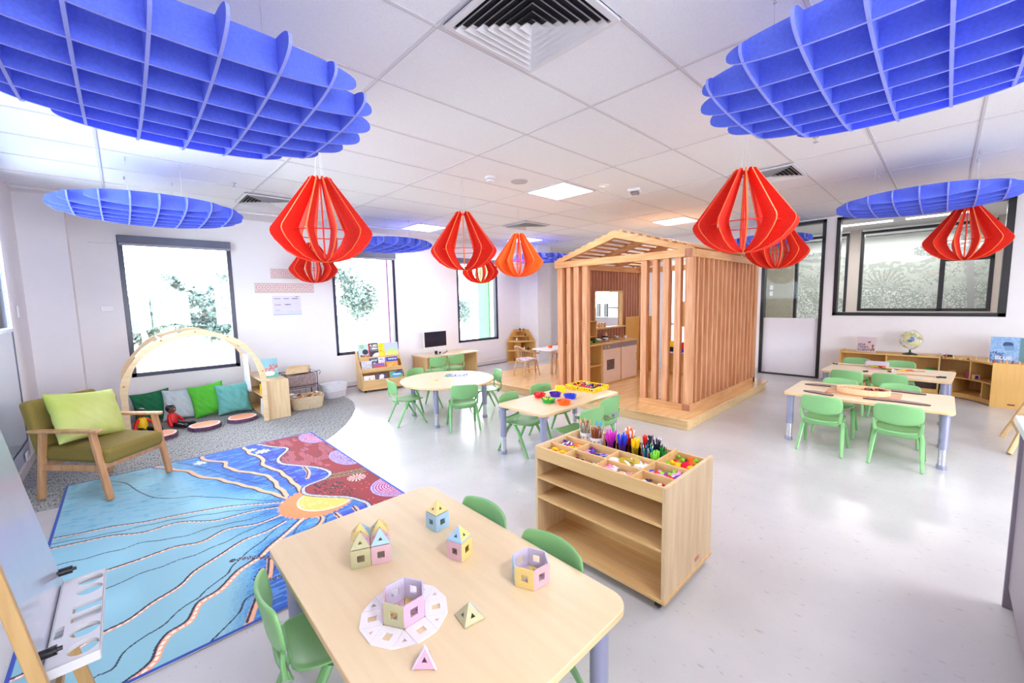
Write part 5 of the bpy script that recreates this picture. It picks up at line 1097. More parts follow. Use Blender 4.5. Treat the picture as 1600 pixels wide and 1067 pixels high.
def arch(y, R, w_, zc, z0, seed):
    n = 44; P = []; Q = []
    for k in range(n+1):
        a = PI*k/n; wob = 1+.012*math.sin(a*9+seed); P.append((R*wob*math.cos(a), zc+R*wob*math.sin(a))); Q.append(((R-w_*(1+.15*math.sin(a*7+seed)))*math.cos(a), zc+(R-w_)*math.sin(a)))
    P = [(R*1.0, z0)]+P+[(-R, z0)]; Q = [(R-w_, z0)]+Q+[(-R+w_, z0)]
    q = MB(); m_ = len(P); vs = []; 
    for yy in (y-.012, y+.012):
        for a, b in P: vs.append((a, yy, b))
        for a, b in Q: vs.append((a, yy, b))
    fs = []
    for i in range(m_-1):
        fs += [(i, i+1, m_+i+1, m_+i), (2*m_+i+1, 2*m_+i, 3*m_+i, 3*m_+i+1), (i+1, i, 2*m_+i, 2*m_+i+1), (m_+i, m_+i+1, 3*m_+i+1, 3*m_+i)]
    fs += [(0, m_, 3*m_, 2*m_), (m_-1, 3*m_-1, 4*m_-1, 2*m_-1)]
    q.add(vs, fs); return q.build('arch_board', ARM, t, bevel=.002)
arch(-.42, .665, .055, .528, .006, 0); arch(.45, .662, .045, .532, .512, 1)
for a in (10, 62, 90, 118, 170):
    c, s_ = math.cos(D2(a))*.64, math.sin(D2(a))*.64+.54
    if a in (62, 118): q = MB(); q.tube([(c, -.43, s_), (c, .50, s_)], .012, 10); q.build('cross_rail', ARM, t, smooth=True)
    q = MB(); q.M = Matrix.Translation((c, -.443, s_)) @ Matrix.Rotation(PI/2, 4, 'X'); q.cyl((0, 0), .008, -.001, .003, 10); q.build('screw_cap', PC['brown'], t)
# sheer curtain
q = MB(); n = 40; vs = []; fs = []
for j in range(9):
    for k in range(n+1): u = k/n; z = .80-.50*j/8; vs.append((.012*math.sin(u*34+j*.2)*(.4+.6*j/8), u*.30+.02*math.sin(u*9)*j/8, z))
for j in range(8):
    for k in range(n): a = j*(n+1)+k; fs.append((a, a+1, a+n+2, a+n+1))
q.add(vs, fs); o = q.build('sheer_curtain', mat('sheer_white_cloth', (.82, .82, .88), .9, trans=.0), smooth=True, solid=.002); o.location = (1.17, 6.42, 0); tag(o, 'short white sheer cloth hanging at the right end of the arch', 'curtain')
# cushions
def pillow(name, label, loc, rot, w_, h_, d_, m, seed, wr=.012):
    n = 26; q = MB(); vs = []; fs = []
    for side in (-1, 1):
        for j in range(n+1):
            for i in range(n+1):
                u = -1+2*i/n; v = -1+2*j/n
                pull = 1+.07*(abs(u*v))**2-.05*(1-abs(v)**3)*abs(u)**4-.05*(1-abs(u)**3)*abs(v)**4
                th = (max(0, 1-u**4)*max(0, 1-v**4))**.55
                w0 = wr*(math.sin(u*9+v*4+seed)*math.sin(v*7-u*3+seed*2)+.6*math.sin(u*17+v*13+seed))*th*(.3+.7*max(abs(u), abs(v)))
                vs.append((u*w_/2*pull, side*(th*d_/2+ (w0 if th > 0 else 0)), v*h_/2*pull))
    N = (n+1)**2
    for s_ in range(2):
        for j in range(n):
            for i in range(n): a = s_*N+j*(n+1)+i; f = (a, a+1, a+n+2, a+n+1); fs.append(f if s_ == 0 else f[::-1])
    q.add(vs, fs); o = q.build(name, m, smooth=True, sub=1); o.location = loc; o.rotation_euler = rot; return tag(o, label, 'cushion')
CL = lambda nm, *c: mat('cloth_'+nm, s2l(*c), .88, var=.05, scale=70, bump=.15)
LIME = mat('lime_fade_cloth', s2l(206, 216, 140), .88, col2=s2l(180, 196, 84), scale=2.5, bump=.0)
pillow('throw_pillow', 'dark green cushion leaning left most under the corner window', (.18, 6.94, .205), (-.25, -.10, 0), .38, .38, .12, CL('dark_green', 24, 112, 72), 1)
pillow('throw_pillow', 'pale blue grey cushion leaning under the corner window', (.46, 6.82, .20), (-.30, .04, -.05), .38, .39, .12, CL('pale_blue', 190, 204, 210), 2)
pillow('throw_pillow', 'bright green cushion under the corner window', (.74, 6.72, .225), (-.25, -.12, .0), .38, .42, .12, CL('bright_green', 84, 184, 52), 3)
pillow('throw_pillow', 'teal cushion leaning against the right nook bookshelf', (1.00, 6.60, .215), (-.28, -.05, -.15), .38, .40, .13, CL('teal', 104, 172, 166), 4, .016)
BARKM = mat('log_bark', s2l(96, 66, 96), .8, var=.5, scale=30); LOGT = mat('cut_log_face', s2l(240, 166, 132), .7, col2=s2l(228, 146, 110), scale=3)
for i, (x, y, lab) in enumerate(((.61, 6.07, 'log slice floor cushion in front of the bright green cushion'), (1.00, 6.13, 'log slice floor cushion in front of the teal cushion'), (.19, 6.0, 'log slice floor cushion half hidden by the armchair'))):
    t = thing('log_cushion', lab, 'floor cushion', (x, y, .003), i*1.3, 'log slice floor cushions'); n = 40; P = [(.165*(1+.03*math.sin(3*a)+.02*math.sin(7*a))*math.cos(a), .165*(1+.03*math.sin(3*a)+.02*math.sin(7*a))*math.sin(a)) for a in [2*PI*k/n for k in range(n)]]
    q = MB(); q.prism(P, 0, .045); q.build('bark_edge', BARKM, t, bevel=.006)
    q = MB(); q.prism([(a*.93, b*.93) for a, b in P], .0452, .048); q.build('pale_rim', mat('pale_wood_rim', s2l(250, 214, 196), .7), t); q = MB(); q.prism([(a*.80, b*.80) for a, b in P], .0482, .0495); q.build('cut_face', LOGT, t)
# rag dolls
def doll(loc, rz, label, shirt, skirt, hairc):
    t = thing('rag_doll', label, 'doll', loc, rz, 'rag dolls'); SK = mat('brown_doll_cloth', s2l(110, 70, 54), .9); 
    q = MB(); q.tube([(0, 0, .03), (.0, 0, .10), (0, 0, .19), (0, 0, .22)], [.05, .062, .05, .025], 14); q.build('shirt', shirt, t, smooth=True)
    q = MB(); q.ball((0, 0, .275), .058, 14, 10, (1, .9, 1.05)); h_ = q.build('head', SK, t, smooth=True); q = MB(); q.ball((0, .012, .292), .062, 14, 10, (1.02, .9, .95)); q.build('hair', hairc, t, smooth=True)
    for s_ in (-1, 1): q = MB(); q.ball((s_*.02, -.052, .28), .006, 8, 6); q.build('eye', PC['white'], h_)
    for s_ in (-1, 1):
        q = MB(); q.tube([(s_*.045, 0, .19), (s_*.10, -.03, .13), (s_*.13, -.06, .07)], [.022, .02, .018], 10); q.ball((s_*.132, -.062, .06), .022, 8, 6); q.build('arm', skirt, t, smooth=True)
        t.scale = (.85, .85, .82); q = MB(); q.tube([(s_*.03, 0, .05), (s_*.05, -.10, .045), (s_*.075, -.20, .03)], [.034, .03, .026], 10); q.ball((s_*.078, -.215, .035), .03, 10, 7, (1, 1.4, 1)); q.build('leg', hairc, t, smooth=True)
doll((.06, 6.42, .005), D2(30), 'rag doll with black hair and a red, yellow and black striped top', PC['yellow'], PC['red'], PC['black']); doll((.33, 6.40, .005), D2(55), 'rag doll in a red shirt with black trousers and shoes', PC['red'], PC['red'], PC['black'])

# ---- baskets
ROPE = mat('woven_rope', s2l(218, 200, 172), .9, var=.15, scale=60, bump=.5); GREYROPE = mat('grey_rope', s2l(200, 192, 200), .9, var=.1, scale=60, bump=.4)
def tub_basket(name, label, x, y, rz, sx, sy, h, m, z0=.003, band=None):
    t = thing(name, label, 'basket', (x, y, z0), rz); k = .86; q = MB(); n = 9
    rows = []
    for j in range(n+1):
        f = j/n; s_ = k+(1-k)*f; rows.append(([(a*s_, b*s_) for a, b in rrect(-sx/2, sx/2, -sy/2, sy/2, min(sx, sy)*.28, 6)], h*f))
    m_ = len(rows[0][0]); vs = [(a, b, z) for P, z in rows for a, b in P]+[(a*.93, b*.93, z) for P, z in rows[::-1] for a, b in P]
    R_ = 2*(n+1); fs = []
    for j in range(R_-1):
        for i in range(m_): i2 = (i+1) % m_; fs.append((j*m_+i, j*m_+i2, (j+1)*m_+i2, (j+1)*m_+i))
    fs += [tuple(range(m_-1, -1, -1)), tuple((R_-1)*m_+i for i in range(m_))]
    q.add(vs, fs); q.build('woven_side', m, t, smooth=True)
    for j in range(1, n+1, 1): P, z = rows[j]; q = MB(); q.tube([(a*1.0, b*1.0, z) for a, b in P]+[(P[0][0], P[0][1], z)], .006, 5, cap=False); q.build('rope_course', band if (band and j < 5) else m, t, smooth=True)
    return t
tub_basket('rope_basket', 'open rope basket full of wooden pieces on the carpet edge', 1.80, 6.20, D2(-6), .44, .32, .17, ROPE)
tub_basket('rope_basket', 'pale two tone rope basket standing empty right of the full one', 2.33, 6.62, D2(10), .36, .34, .20, WPLAS, band=GREYROPE)
rr = random.Random(9)
for i in range(34):
    c = rr.choice(['tan', 'brown', 'white', 'tan']); q = MB(); L = rr.uniform(.04, .09)
    if i % 3: q.tube([(-L/2, 0, 0), (0, 0, .008), (L/2, 0, 0)], rr.uniform(.010, .018), 8)
    else: q.box(-L/2, L/2, -.015, .015, -.012, .012)
    o = q.build('wooden_piece', PC[c], smooth=True, bevel=.002); o.location = (1.80+rr.uniform(-.17, .17), 6.20+rr.uniform(-.12, .12), .125+rr.uniform(0, .07)); o.rotation_euler = (rr.uniform(-.6, .6), rr.uniform(-.6, .6), rr.uniform(0, 6)); tag(o, c.replace('tan', 'tan coloured')+' loose wooden piece in the full rope basket', 'wooden piece', 'loose wooden pieces '+c)
WICK = mat('grey_wicker', s2l(158, 140, 140), .85, var=.35, scale=45, bump=.6)
t = thing('wicker_basket', 'grey wicker basket on a dark wire stand behind the bookshelf', 'basket', (1.86, 6.72, .003)); q = MB(); q.box(-.21, .21, -.15, .15, .20, .42); q.build('woven_side', WICK, t, bevel=.02)
q = MB()
for sx in (-1, 1):
    for sy in (-1, 1): q.tube([(sx*.22, sy*.16, 0), (sx*.22, sy*.16, .44)], .006, 6)
for z in (.05, .25, .44): q.tube([(-.22, -.16, z), (.22, -.16, z), (.22, .16, z), (-.22, .16, z), (-.22, -.16, z)], .005, 6)
for k in range(6): q.tube([(-.22+k*.088, -.165, .0), (-.22+k*.088, -.165, .20)], .003, 5)
q.tube([(.22, -.1, .42), (.27, -.1, .45), (.29, -.1, .42), (.27, -.1, .38)], .005, 6); q.build('wire_stand', NAVY, t)
for i in range(7):
    q = MB(); q.prism([(-.15, -.05), (.15, -.05), (.17, .05), (-.13, .05)], 0, .012); o = q.build('timber_offcut', PLYX if i % 2 else PALEW, bevel=.001); o.location = (1.80+.015*i, 6.60+.034*i, .478); o.rotation_euler = (1.15, -.06+.02*i, .0); tag(o, 'flat pale timber board standing in the grey wicker basket', 'timber board', 'boards in the wicker basket')

# ================================================================ ARMCHAIR
ACW = wood('ash_armchair_wood', s2l(208, 160, 116), s2l(184, 134, 92), 'z', .45); OLIVE = mat('olive_wool', s2l(136, 118, 56), .92, var=.06, scale=120, bump=.15)
t = thing('armchair', 'olive green armchair with an ash wood frame and a lime cushion', 'armchair', (-.195, 4.68, .0055), D2(-47))
hw = .252
for s_ in (-1, 1):
    y = s_*hw
    q = MB(); q.bar((.20, y, .53), (.285, y, 0.005), .030, .045, (0, 1, 0)); q.build('leg', ACW, t, bevel=.005)
    q = MB(); q.bar((-.20, y, .53), (-.285, y, 0.005), .030, .045, (0, 1, 0)); q.build('leg', ACW, t, bevel=.005)
    q = MB(); q.prism([(-.31, -.02), (-.24, -.028), (.26, -.026), (.275, 0), (.26, .026), (-.24, .028), (-.31, .02)], .53, .552); q.v = [(a, b+y, c) for a, b, c in q.v]; q.build('armrest', ACW, t, bevel=.006)
    q = MB(); q.bar((-.255, y, .255), (.25, y, .255), .024, .045); q.build('side_rail', ACW, t, bevel=.004)
q = MB(); q.bar((.245, -hw, .262), (.245, hw, .262), .022, .045); q.build('front_rail', ACW, t, bevel=.004); q = MB(); q.bar((-.25, -hw, .262), (-.25, hw, .262), .022, .045); q.build('rear_rail', ACW, t, bevel=.004)
q = MB(); q.M = Matrix.Translation((.01, 0, .35)) @ Matrix.Rotation(.05, 4, 'Y'); q.box(-.27, .28, -.235, .235, -.065, .055); q.build('seat', OLIVE, t, bevel=.035, smooth=True, seg=4)
q = MB(); q.M = Matrix.Translation((-.295, 0, .52)) @ Matrix.Rotation(-.22, 4, 'Y'); q.box(-.045, .045, -.25, .25, -.22, .25); q.build('backrest', OLIVE, t, bevel=.03, smooth=True, seg=4)
ca, sa = math.cos(D2(-47)), math.sin(D2(-47))
pc = Vector((-.195+ca*(-.12)+sa*.0, 4.68+sa*(-.12)-ca*.0, .605))
o = pillow('throw_pillow', 'lime and pale green cushion sitting on the olive armchair', pc, (-.38, .13, D2(43)), .50, .40, .16, LIME, 5, .008)
# ================================================================ EASEL (left foreground)
t = thing('art_easel', 'children art easel with a white board and a white paint tray in the left foreground', 'easel', (-.35, 1.86, 0)); M_ = Matrix.Translation((.35, -1.86, 0))
EW = wood('easel_beech', s2l(190, 156, 104), s2l(172, 136, 84), 'z', .45)
q = MB(); q.M = M_; q.bar((-.157, 1.515, .005), (-.36, 1.515, 1.45), .028, .022, (0, 1, 0)); q.build('leg', EW, t, bevel=.003)
q = MB(); q.M = M_; q.bar((-.200, 2.12, .006), (-.41, 2.12, 1.25), .035, .022, (0, 1, 0)); q.build('leg', EW, t, bevel=.003)
q = MB(); q.M = M_; q.bar((-.60, 1.515, .006), (-.38, 1.515, 1.44), .035, .022, (0, 1, 0)); q.build('leg', EW, t, bevel=.003)
q = MB(); q.M = M_; q.bar((-.60, 2.165, .006), (-.38, 2.165, 1.35), .035, .022, (0, 1, 0)); q.build('leg', EW, t, bevel=.003)
bp = lambda y, z: (-.238-(z-.49)*.155, y, z)
q = MB(); q.M = M_; vs = [bp(1.56, .40), bp(2.14, .40), bp(2.14, 1.25), bp(1.56, 1.25)]; vs += [(a-.008, b, c) for a, b, c in vs]; q.add(vs, [(0, 1, 2, 3), (7, 6, 5, 4), (0, 4, 5, 1), (1, 5, 6, 2), (2, 6, 7, 3), (3, 7, 4, 0)]); q.build('white_board', mat('glossy_board', (.50, .52, .62), .18, var=.03, metal=.25), t)
q = MB(); q.M = M_; q.bar(bp(1.52, .395), bp(2.17, .395), .02, .03); q.build('bottom_rail', EW, t)
# tray with round and square holes
q = MB(); q.M = M_ @ Matrix.Translation((-.180, 1.845, .50)); sx, sy = .055, .252
q.ring_prism(rrect(-sx, sx, -sy, sy, .006, 3), rrect(-sx+.003, sx-.003, -sy+.003, sy-.003, .004, 3), -.028, 0)
q.build('tray_rim', mat('white_tray_plastic', (.62, .62, .66), .4, var=.01), t)
def holed_plate(name, outer, holes, z0, z1, m, par, M_):
    cu = bpy.data.curves.new(name, 'CURVE'); cu.dimensions = '2D'; cu.fill_mode = 'BOTH'; cu.extrude = (z1-z0)/2
    for P in [outer]+holes:
        sp = cu.splines.new('POLY'); sp.points.add(len(P)-1)
        for k, (a, b) in enumerate(P): sp.points[k].co = (a, b, 0, 1)
        sp.use_cyclic_u = True
    tm = bpy.data.objects.new(name+'_tmp', cu); COL.objects.link(tm)
    me = bpy.data.meshes.new_from_object(tm.evaluated_get(bpy.context.evaluated_depsgraph_get())); bpy.data.objects.remove(tm)
    me.transform(M_ @ Matrix.Translation((0, 0, (z0+z1)/2))); me.name = name; me.materials.clear(); me.materials.append(m)
    o = bpy.data.objects.new(name, me); COL.objects.link(o); o.parent = par; return o
circ_ = lambda x, y, r, n=28: [(x+r*math.cos(2*PI*k/n), y+r*math.sin(2*PI*k/n)) for k in range(n)]
HL = [circ_(.018, -.203, .033), circ_(.018, -.113, .033), circ_(.018, .132, .032), circ_(.018, .204, .032), rrect(-.017, .050, -.052, -.006, .004, 2), rrect(-.017, .050, .002, .050, .004, 2), rrect(-.048, -.028, -.11, -.05, .004, 2)]
holed_plate('paint_tray', rrect(-sx+.002, sx-.002, -sy+.002, sy-.002, .005, 3), HL, -.012, 0, mat('white_tray_plastic', (.62, .62, .66), .4), t, M_ @ Matrix.Translation((-.180, 1.845, .50)))
q = MB(); q.M = M_ @ Matrix.Translation((-.180, 1.845, .50)); q.box(-.052, -.028, -.11, -.05, -.03, -.024); q.box(-.017, .052, -.052, .052, -.034, -.028); q.build('tray_cup_floor', mat('white_tray_plastic', (.62, .62, .66), .4), t)
for y in (1.62, 2.10): q = MB(); q.M = M_ @ Matrix.Translation((bp(y, .535)[0]+.018, y, .535)) @ Matrix.Rotation(PI/2, 4, 'Y'); q.cyl((0, 0), .013, -.014, .02, 12); q.cyl((0, 0), .006, -.03, .03, 8); q.build('knob', PC['black'], t, smooth=True)

# ================================================================ MAGNETIC TILES ON THE FOREGROUND TABLE
TC = {k: mat('tile_'+k, s2l(*v), .35, var=.02) for k, v in dict(pink=(206, 168, 178), blue=(160, 194, 218), yellow=(220, 194, 122), olive=(182, 178, 140), white=(232, 226, 230), lilac=(200, 192, 216), rose=(206, 164, 190)).items()}
TS = .070; TH = .0055
def sq_tile(par, M_, m, s=TS, hole=.36):
    q = MB(); q.M = M_; h = s/2-.0006; w_ = s*hole/2
    q.ring_prism(rrect(-h, h, -h, h, .004, 3), rrect(-w_, w_, -w_, w_, .002, 3), -TH/2, TH/2); return q.build('square_tile', m, par, bevel=.0008)
def tri_tile(par, M_, m, s=TS, hgt=None):
    """base centred at origin along x, apex at +y"""
    hgt = hgt or s*.866; q = MB(); q.M = M_; h = s/2-.0008
    def tri(sc): c = hgt/3; return [(p[0]*sc, c+(p[1]-c)*sc) for p in ((-h, .0008), (h, .0008), (0, hgt-.001))]
    q.ring_prism(tri(1), tri(.22), -TH/2, TH/2); return q.build('triangle_tile', m, par, bevel=.0008)
Rz = lambda a: Matrix.Rotation(a, 4, 'Z'); Rx = lambda a: Matrix.Rotation(a, 4, 'X'); Tr = lambda *v: Matrix.Translation(v)
def cube_tower(par, ox, oy, cols, roof, tops, z0=.0, tilt=None):
    """four wall tiles (-y,+x,+y,-x) and a pyramid roof"""
    h = TS/2
    for k in range(4):
        if cols[k] is None: continue
        sq_tile(par, Tr(ox, oy, z0+TS/2) @ Rz(k*PI/2) @ Tr(0, -h+TH/2, 0) @ Rx(PI/2), TC[cols[k]])
    sl = math.acos((h)/(TS*.866))
    for k in range(4):
        if roof[k] is None: continue
        tri_tile(par, Tr(ox, oy, z0+TS+.001) @ Rz(k*PI/2) @ Tr(0, -h+TH/2, 0) @ Rx(sl), TC[roof[k]], TS)
FT = .5005
t = thing('magnetic_tile_castle', 'castle of four joined magnetic tile houses with pointed roofs', 'magnetic tiles', (.585, 1.395, FT), D2(-24))
cube_tower(t, -.035, .035, ['olive', None, None, 'olive'], ['olive', 'pink', None, 'yellow'], None); cube_tower(t, .0355, .035, ['pink', 'blue', None, None], ['blue', 'pink', None, 'pink'], None)
cube_tower(t, -.035, .106, [None, None, 'yellow', 'yellow'], ['yellow', 'blue', 'yellow', 'yellow'], None); cube_tower(t, .0355, .106, [None, 'blue', 'pink', None], ['yellow', 'yellow', 'olive', 'olive'], None)
t = thing('magnetic_tile_tower', 'pale blue magnetic tile cube with a yellow pyramid roof', 'magnetic tiles', (.905, 1.445, FT), D2(5)); cube_tower(t, 0, 0, ['blue', 'blue', 'blue', 'blue'], ['yellow', 'yellow', 'yellow', 'yellow'], None)
t = thing('magnetic_tile_tower', 'pink and yellow magnetic tile cube with blue and yellow roof tiles', 'magnetic tiles', (.853, 1.215, FT), D2(-72)); cube_tower(t, 0, 0, ['pink', 'yellow', 'yellow', 'pink'], ['blue', 'yellow', 'yellow', 'blue'], None)
q = MB(); q.M = Tr(0, 0, TS+.003); q.box(-.034, .034, -.034, .034, -.002, .003); q.build('square_tile', TC['blue'], t)
t = thing('magnetic_tile_hexagon', 'open hexagon wall of six pastel magnetic tiles at the right of the table', 'magnetic tiles', (.952, .937, FT), D2(-5)); ap = TS*.866
for k, cn in enumerate(('yellow', 'pink', 'lilac', 'lilac', 'lilac', 'blue')): sq_tile(t, Rz(k*PI/3-D2(62)) @ Tr(0, -ap+.003, TS/2) @ Rx(PI/2), TC[cn])
for k in range(6): tri_tile(t, Rz(k*PI/3-D2(62)) @ Tr(0, -ap+.008, TH/2+.0002), TC[['pink', 'yellow'][k % 2]], TS*.9, TS*.78)
t = thing('magnetic_tile_ring', 'white ring of flat magnetic tiles around an open hexagon of tiles', 'magnetic tiles', (.556, 1.098, FT), D2(-4))
a0 = -D2(55.4)
for k, cn in enumerate(('olive', 'rose', 'lilac', 'lilac', 'lilac', 'pink')): sq_tile(t, Rz(k*PI/3+a0) @ Tr(0, -ap+.003, TS/2+TH) @ Rx(PI/2), TC[cn])
for k in range(6):
    sq_tile(t, Rz(k*PI/3+a0) @ Tr(0, -ap-TS/2, TH/2), TC['white'])
    tri_tile(t, Rz(k*PI/3+a0+PI/6) @ Tr(0, -TS-ap*1.0+.0005, TH/2), TC['white'])
    tri_tile(t, Rz(k*PI/3+a0) @ Tr(0, -ap, TH/2), TC['yellow' if k % 2 else 'pink'], TS*.98)
def pyramid(name, label, x, y, rz, cols, n=4):
    t = thing(name, label, 'magnetic tiles', (x, y, FT), rz); r = TS/(2*math.tan(PI/n)); sl = math.acos(min(1, r/(TS*.866)))
    for k in range(n): tri_tile(t, Rz(k*2*PI/n) @ Tr(0, -r+TH/2, .001) @ Rx(sl), TC[cols[k]])
    return t
pyramid('magnetic_tile_pyramid', 'small olive and blue magnetic tile pyramid near the ring', .690, .945, D2(-9), ['olive', 'blue', 'blue', 'olive']); pyramid('magnetic_tile_pyramid', 'small lilac pink magnetic tile pyramid nearest the camera', .508, .898, D2(-44), ['rose', 'lilac', 'lilac'], 3)

# ================================================================ SORTING TABLE
def bowl(x, y, r, m, label, cnt, bits_m, blab, grp, sd, h=.035):
    t = thing('sorting_bowl', label, 'bowl', (x, y, TZ+.0005), 0, 'sorting bowls'); q = MB(); q.lathe([(r*.78, 0), (r, h), (r*1.04, h), (r*1.04, h+.003), (r*.97, h+.002), (r*.76, .003), (0, .003)], n=28); q.build('bowl_side', m, t, smooth=True)
    rr = random.Random(sd); first = {}
    for i in range(cnt):
        mm = bits_m[i % len(bits_m)]
        if mm.name not in first: q = MB(); q.tube([(-.012, 0, 0), (-.004, 0, .005), (.006, 0, .004), (.014, 0, 0)], [.003, .008, .007, .002], 7); o = q.build('sorting_counter', mm, smooth=True); first[mm.name] = o
        else: o = first[mm.name].copy(); COL.objects.link(o)
        a = rr.random()*6.28; d = r*.7*rr.random()**.5; o.location = (x+d*math.cos(a), y+d*math.sin(a), TZ+.018+rr.random()*.022); o.rotation_euler = (rr.random(), rr.random(), rr.random()*6); tag(o, blab, 'counter', grp)
bowl(2.955, 2.74, .062, PC['red'], 'red sorting bowl heaped with red counters', 20, [PC['red']], 'red counter in the red bowl', 'red counters', 1); bowl(2.862, 2.54, .066, PC['green'], 'green sorting bowl with lime and yellow counters', 14, [PC['lime'], PC['yellow']], 'lime or yellow counter in the green bowl', 'lime and yellow counters', 2)
bowl(2.905, 2.385, .066, PC['orange'], 'orange sorting bowl full of orange counters', 20, [PC['orange']], 'orange counter in the orange bowl', 'orange counters', 3); bowl(3.125, 2.49, .064, PC['blue'], 'blue sorting bowl full of blue counters', 18, [PC['blue']], 'blue counter in the blue bowl', 'blue counters', 4)
bowl(3.09, 2.65, .06, PC['purple'], 'purple sorting bowl behind the green one', 16, [PC['purple']], 'purple counter in the purple bowl', 'purple counters', 5)
q = MB(); q.ring_prism(rrect(-.075, .075, -.05, .05, .012), rrect(-.069, .069, -.044, .044, .01), 0, .05); q.prism(rrect(-.075, .075, -.05, .05, .012), 0, .004); q.prism(rrect(-.068, .068, -.043, .043, .01), .004, .044); o = q.build('yellow_tub', PC['yellow'], bevel=.002); place(o, (3.30, 2.76, TZ+.0005), .8); tag(o, 'small yellow tub behind the purple bowl', 'tub')
t = thing('sorting_tray', 'yellow lattice sided tray of mixed shapes on the sorting table', 'tray', (3.585, 2.625, TZ+.0005), D2(0)); q = MB(); q.box(-.14, .14, -.18, .18, 0, .005); q.build('base', PC['yellow'], t)
q = MB()
for sx in (-1, 1):
    q.box(sx*.14-.004, sx*.14+.004, -.18, .18, .036, .045)
    for k in range(13): q.box(sx*.14-.003, sx*.14+.003, -.18+k*.03-.004, -.18+k*.03+.004, .005, .037)
for sy in (-1, 1):
    q.box(-.14, .14, sy*.18-.004, sy*.18+.004, .036, .045)
    for k in range(10): q.box(-.14+k*.031-.004, -.14+k*.031+.004, sy*.18-.003, sy*.18+.003, .005, .037)
q.build('lattice_rim', PC['yellow'], t)
rr = random.Random(8); fp = {}
for i in range(46):
    cn = ['red', 'purple', 'lime', 'red', 'navy', 'orange', 'black', 'maroon', 'yellow', 'blue', 'pink'][i % 11]
    if cn not in fp: q = MB(); (q.ball((0, 0, 0), .014, 8, 6) if i % 2 else q.box(-.014, .014, -.014, .014, -.006, .006)); o = q.build('sorting_shape', PC[cn], smooth=bool(i % 2), bevel=0 if i % 2 else .002); fp[cn] = o
    else: o = fp[cn].copy(); COL.objects.link(o)
    o.location = (3.585+rr.uniform(-.115, .115), 2.625+rr.uniform(-.155, .155), TZ+.018+rr.random()*.022); o.rotation_euler = (rr.random(), rr.random(), rr.random()*6); tag(o, cn+' plastic shape heaped in the yellow lattice tray', 'plastic shape', 'shapes in the tray '+cn)

# ================================================================ ROUND TABLE COLLAGE
def collage(X, Y):
    c = np.ones((len(X), 3))*np.array(s2l(222, 222, 240)); n = vnoise(X*60, Y*60); c[(n > .55)] = s2l(140, 150, 220); c[(n > .68)] = s2l(70, 90, 170); c[(X < .07) & (n < .6)] = s2l(150, 184, 150); c[(vnoise(X*80+9, Y*80) > .75)] = s2l(40, 44, 90); return c
o = vcgrid('paper_collage', .30, .22, 75, 55, collage, vcmat('paper_print', .8), None, .002); o.location = (2.95, 4.42, TZ+.0005); o.rotation_euler = (0, 0, -.75); tag(o, 'blue and lilac paper collage lying on the round table', 'paper')
q = MB(); q.box(-.03, .03, -.012, .012, 0, .008); o = q.build('yellow_block', PC['yellow'], bevel=.002); place(o, (2.76, 4.31, TZ+.0005), .6); tag(o, 'small yellow block at the left of the round table', 'block')
rr = random.Random(4)
for i in range(9): q = MB(); q.prism([(-.012, -.008), (.014, -.005), (.01, .01), (-.008, .009)], 0, .002); o = q.build('paper_scrap', PC['navy'], bevel=0); o.location = (3.16+rr.uniform(-.05, .12), 4.30+rr.uniform(-.08, .08), TZ+.0006); o.rotation_euler = (0, 0, rr.random()*6); tag(o, 'tiny navy paper scrap at the right of the collage', 'paper scrap', 'navy paper scraps')

# ================================================================ PUZZLE BOARD TABLE (near right)
BT = TZ+.0005; BRD = wood('worktray_wood', s2l(210, 150, 100), s2l(186, 124, 78), 'y', .4); BOOM = mat('brown_printed_wood', s2l(150, 120, 116), .6, var=.25, scale=40); BOOMD = mat('dark_brown_edge', s2l(60, 34, 30), .6)
q = MB(); q.prism(rrect(-.17, .17, -.27, .27, .01), 0, .008); o = q.build('wooden_board', BRD, bevel=.002); place(o, (5.14, .50, BT), 0); tag(o, 'reddish brown square board under the bamboo ring', 'board')
t = thing('bamboo_ring_tray', 'pale bent wood ring tray full of loose parts on the puzzle board', 'tray', (5.12, .50, BT+.0085)); q = MB(); q.ring_prism([(.13*math.cos(2*PI*k/40), .20*math.sin(2*PI*k/40)) for k in range(40)], [(.122*math.cos(2*PI*k/40), .192*math.sin(2*PI*k/40)) for k in range(40)], 0, .05); q.build('rim', wood('bent_bamboo', s2l(240, 206, 166), s2l(222, 180, 136), 'z', .4), t); q = MB(); q.prism([(.121*math.cos(2*PI*k/40), .191*math.sin(2*PI*k/40)) for k in range(40)], 0, .02); q.build('base', BRD, t)
rr = random.Random(6)
for i in range(18): q = MB(); q.ball((0, 0, 0), .012, 7, 5, (1.3, 1, .8)); o = q.build('seed_pod', PC['maroon'] if i % 2 else PC['brown'], smooth=True); o.location = (5.14+rr.uniform(-.05, .06), .42+rr.uniform(-.07, .07), BT+.04+rr.random()*.015); tag(o, 'dark seed pod in the right half of the bamboo ring', 'seed pod', 'seed pods')
for i in range(14): q = MB(); q.box(-.02, .02, -.008, .008, -.004, .004); o = q.build('wood_peg', PC['tan'], bevel=.001); o.location = (5.1+rr.uniform(-.06, .06), .59+rr.uniform(-.06, .05), BT+.037+rr.random()*.01); o.rotation_euler = (0, .1, rr.random()*6); tag(o, 'pale wooden peg in the left half of the bamboo ring', 'peg', 'pale wooden pegs')
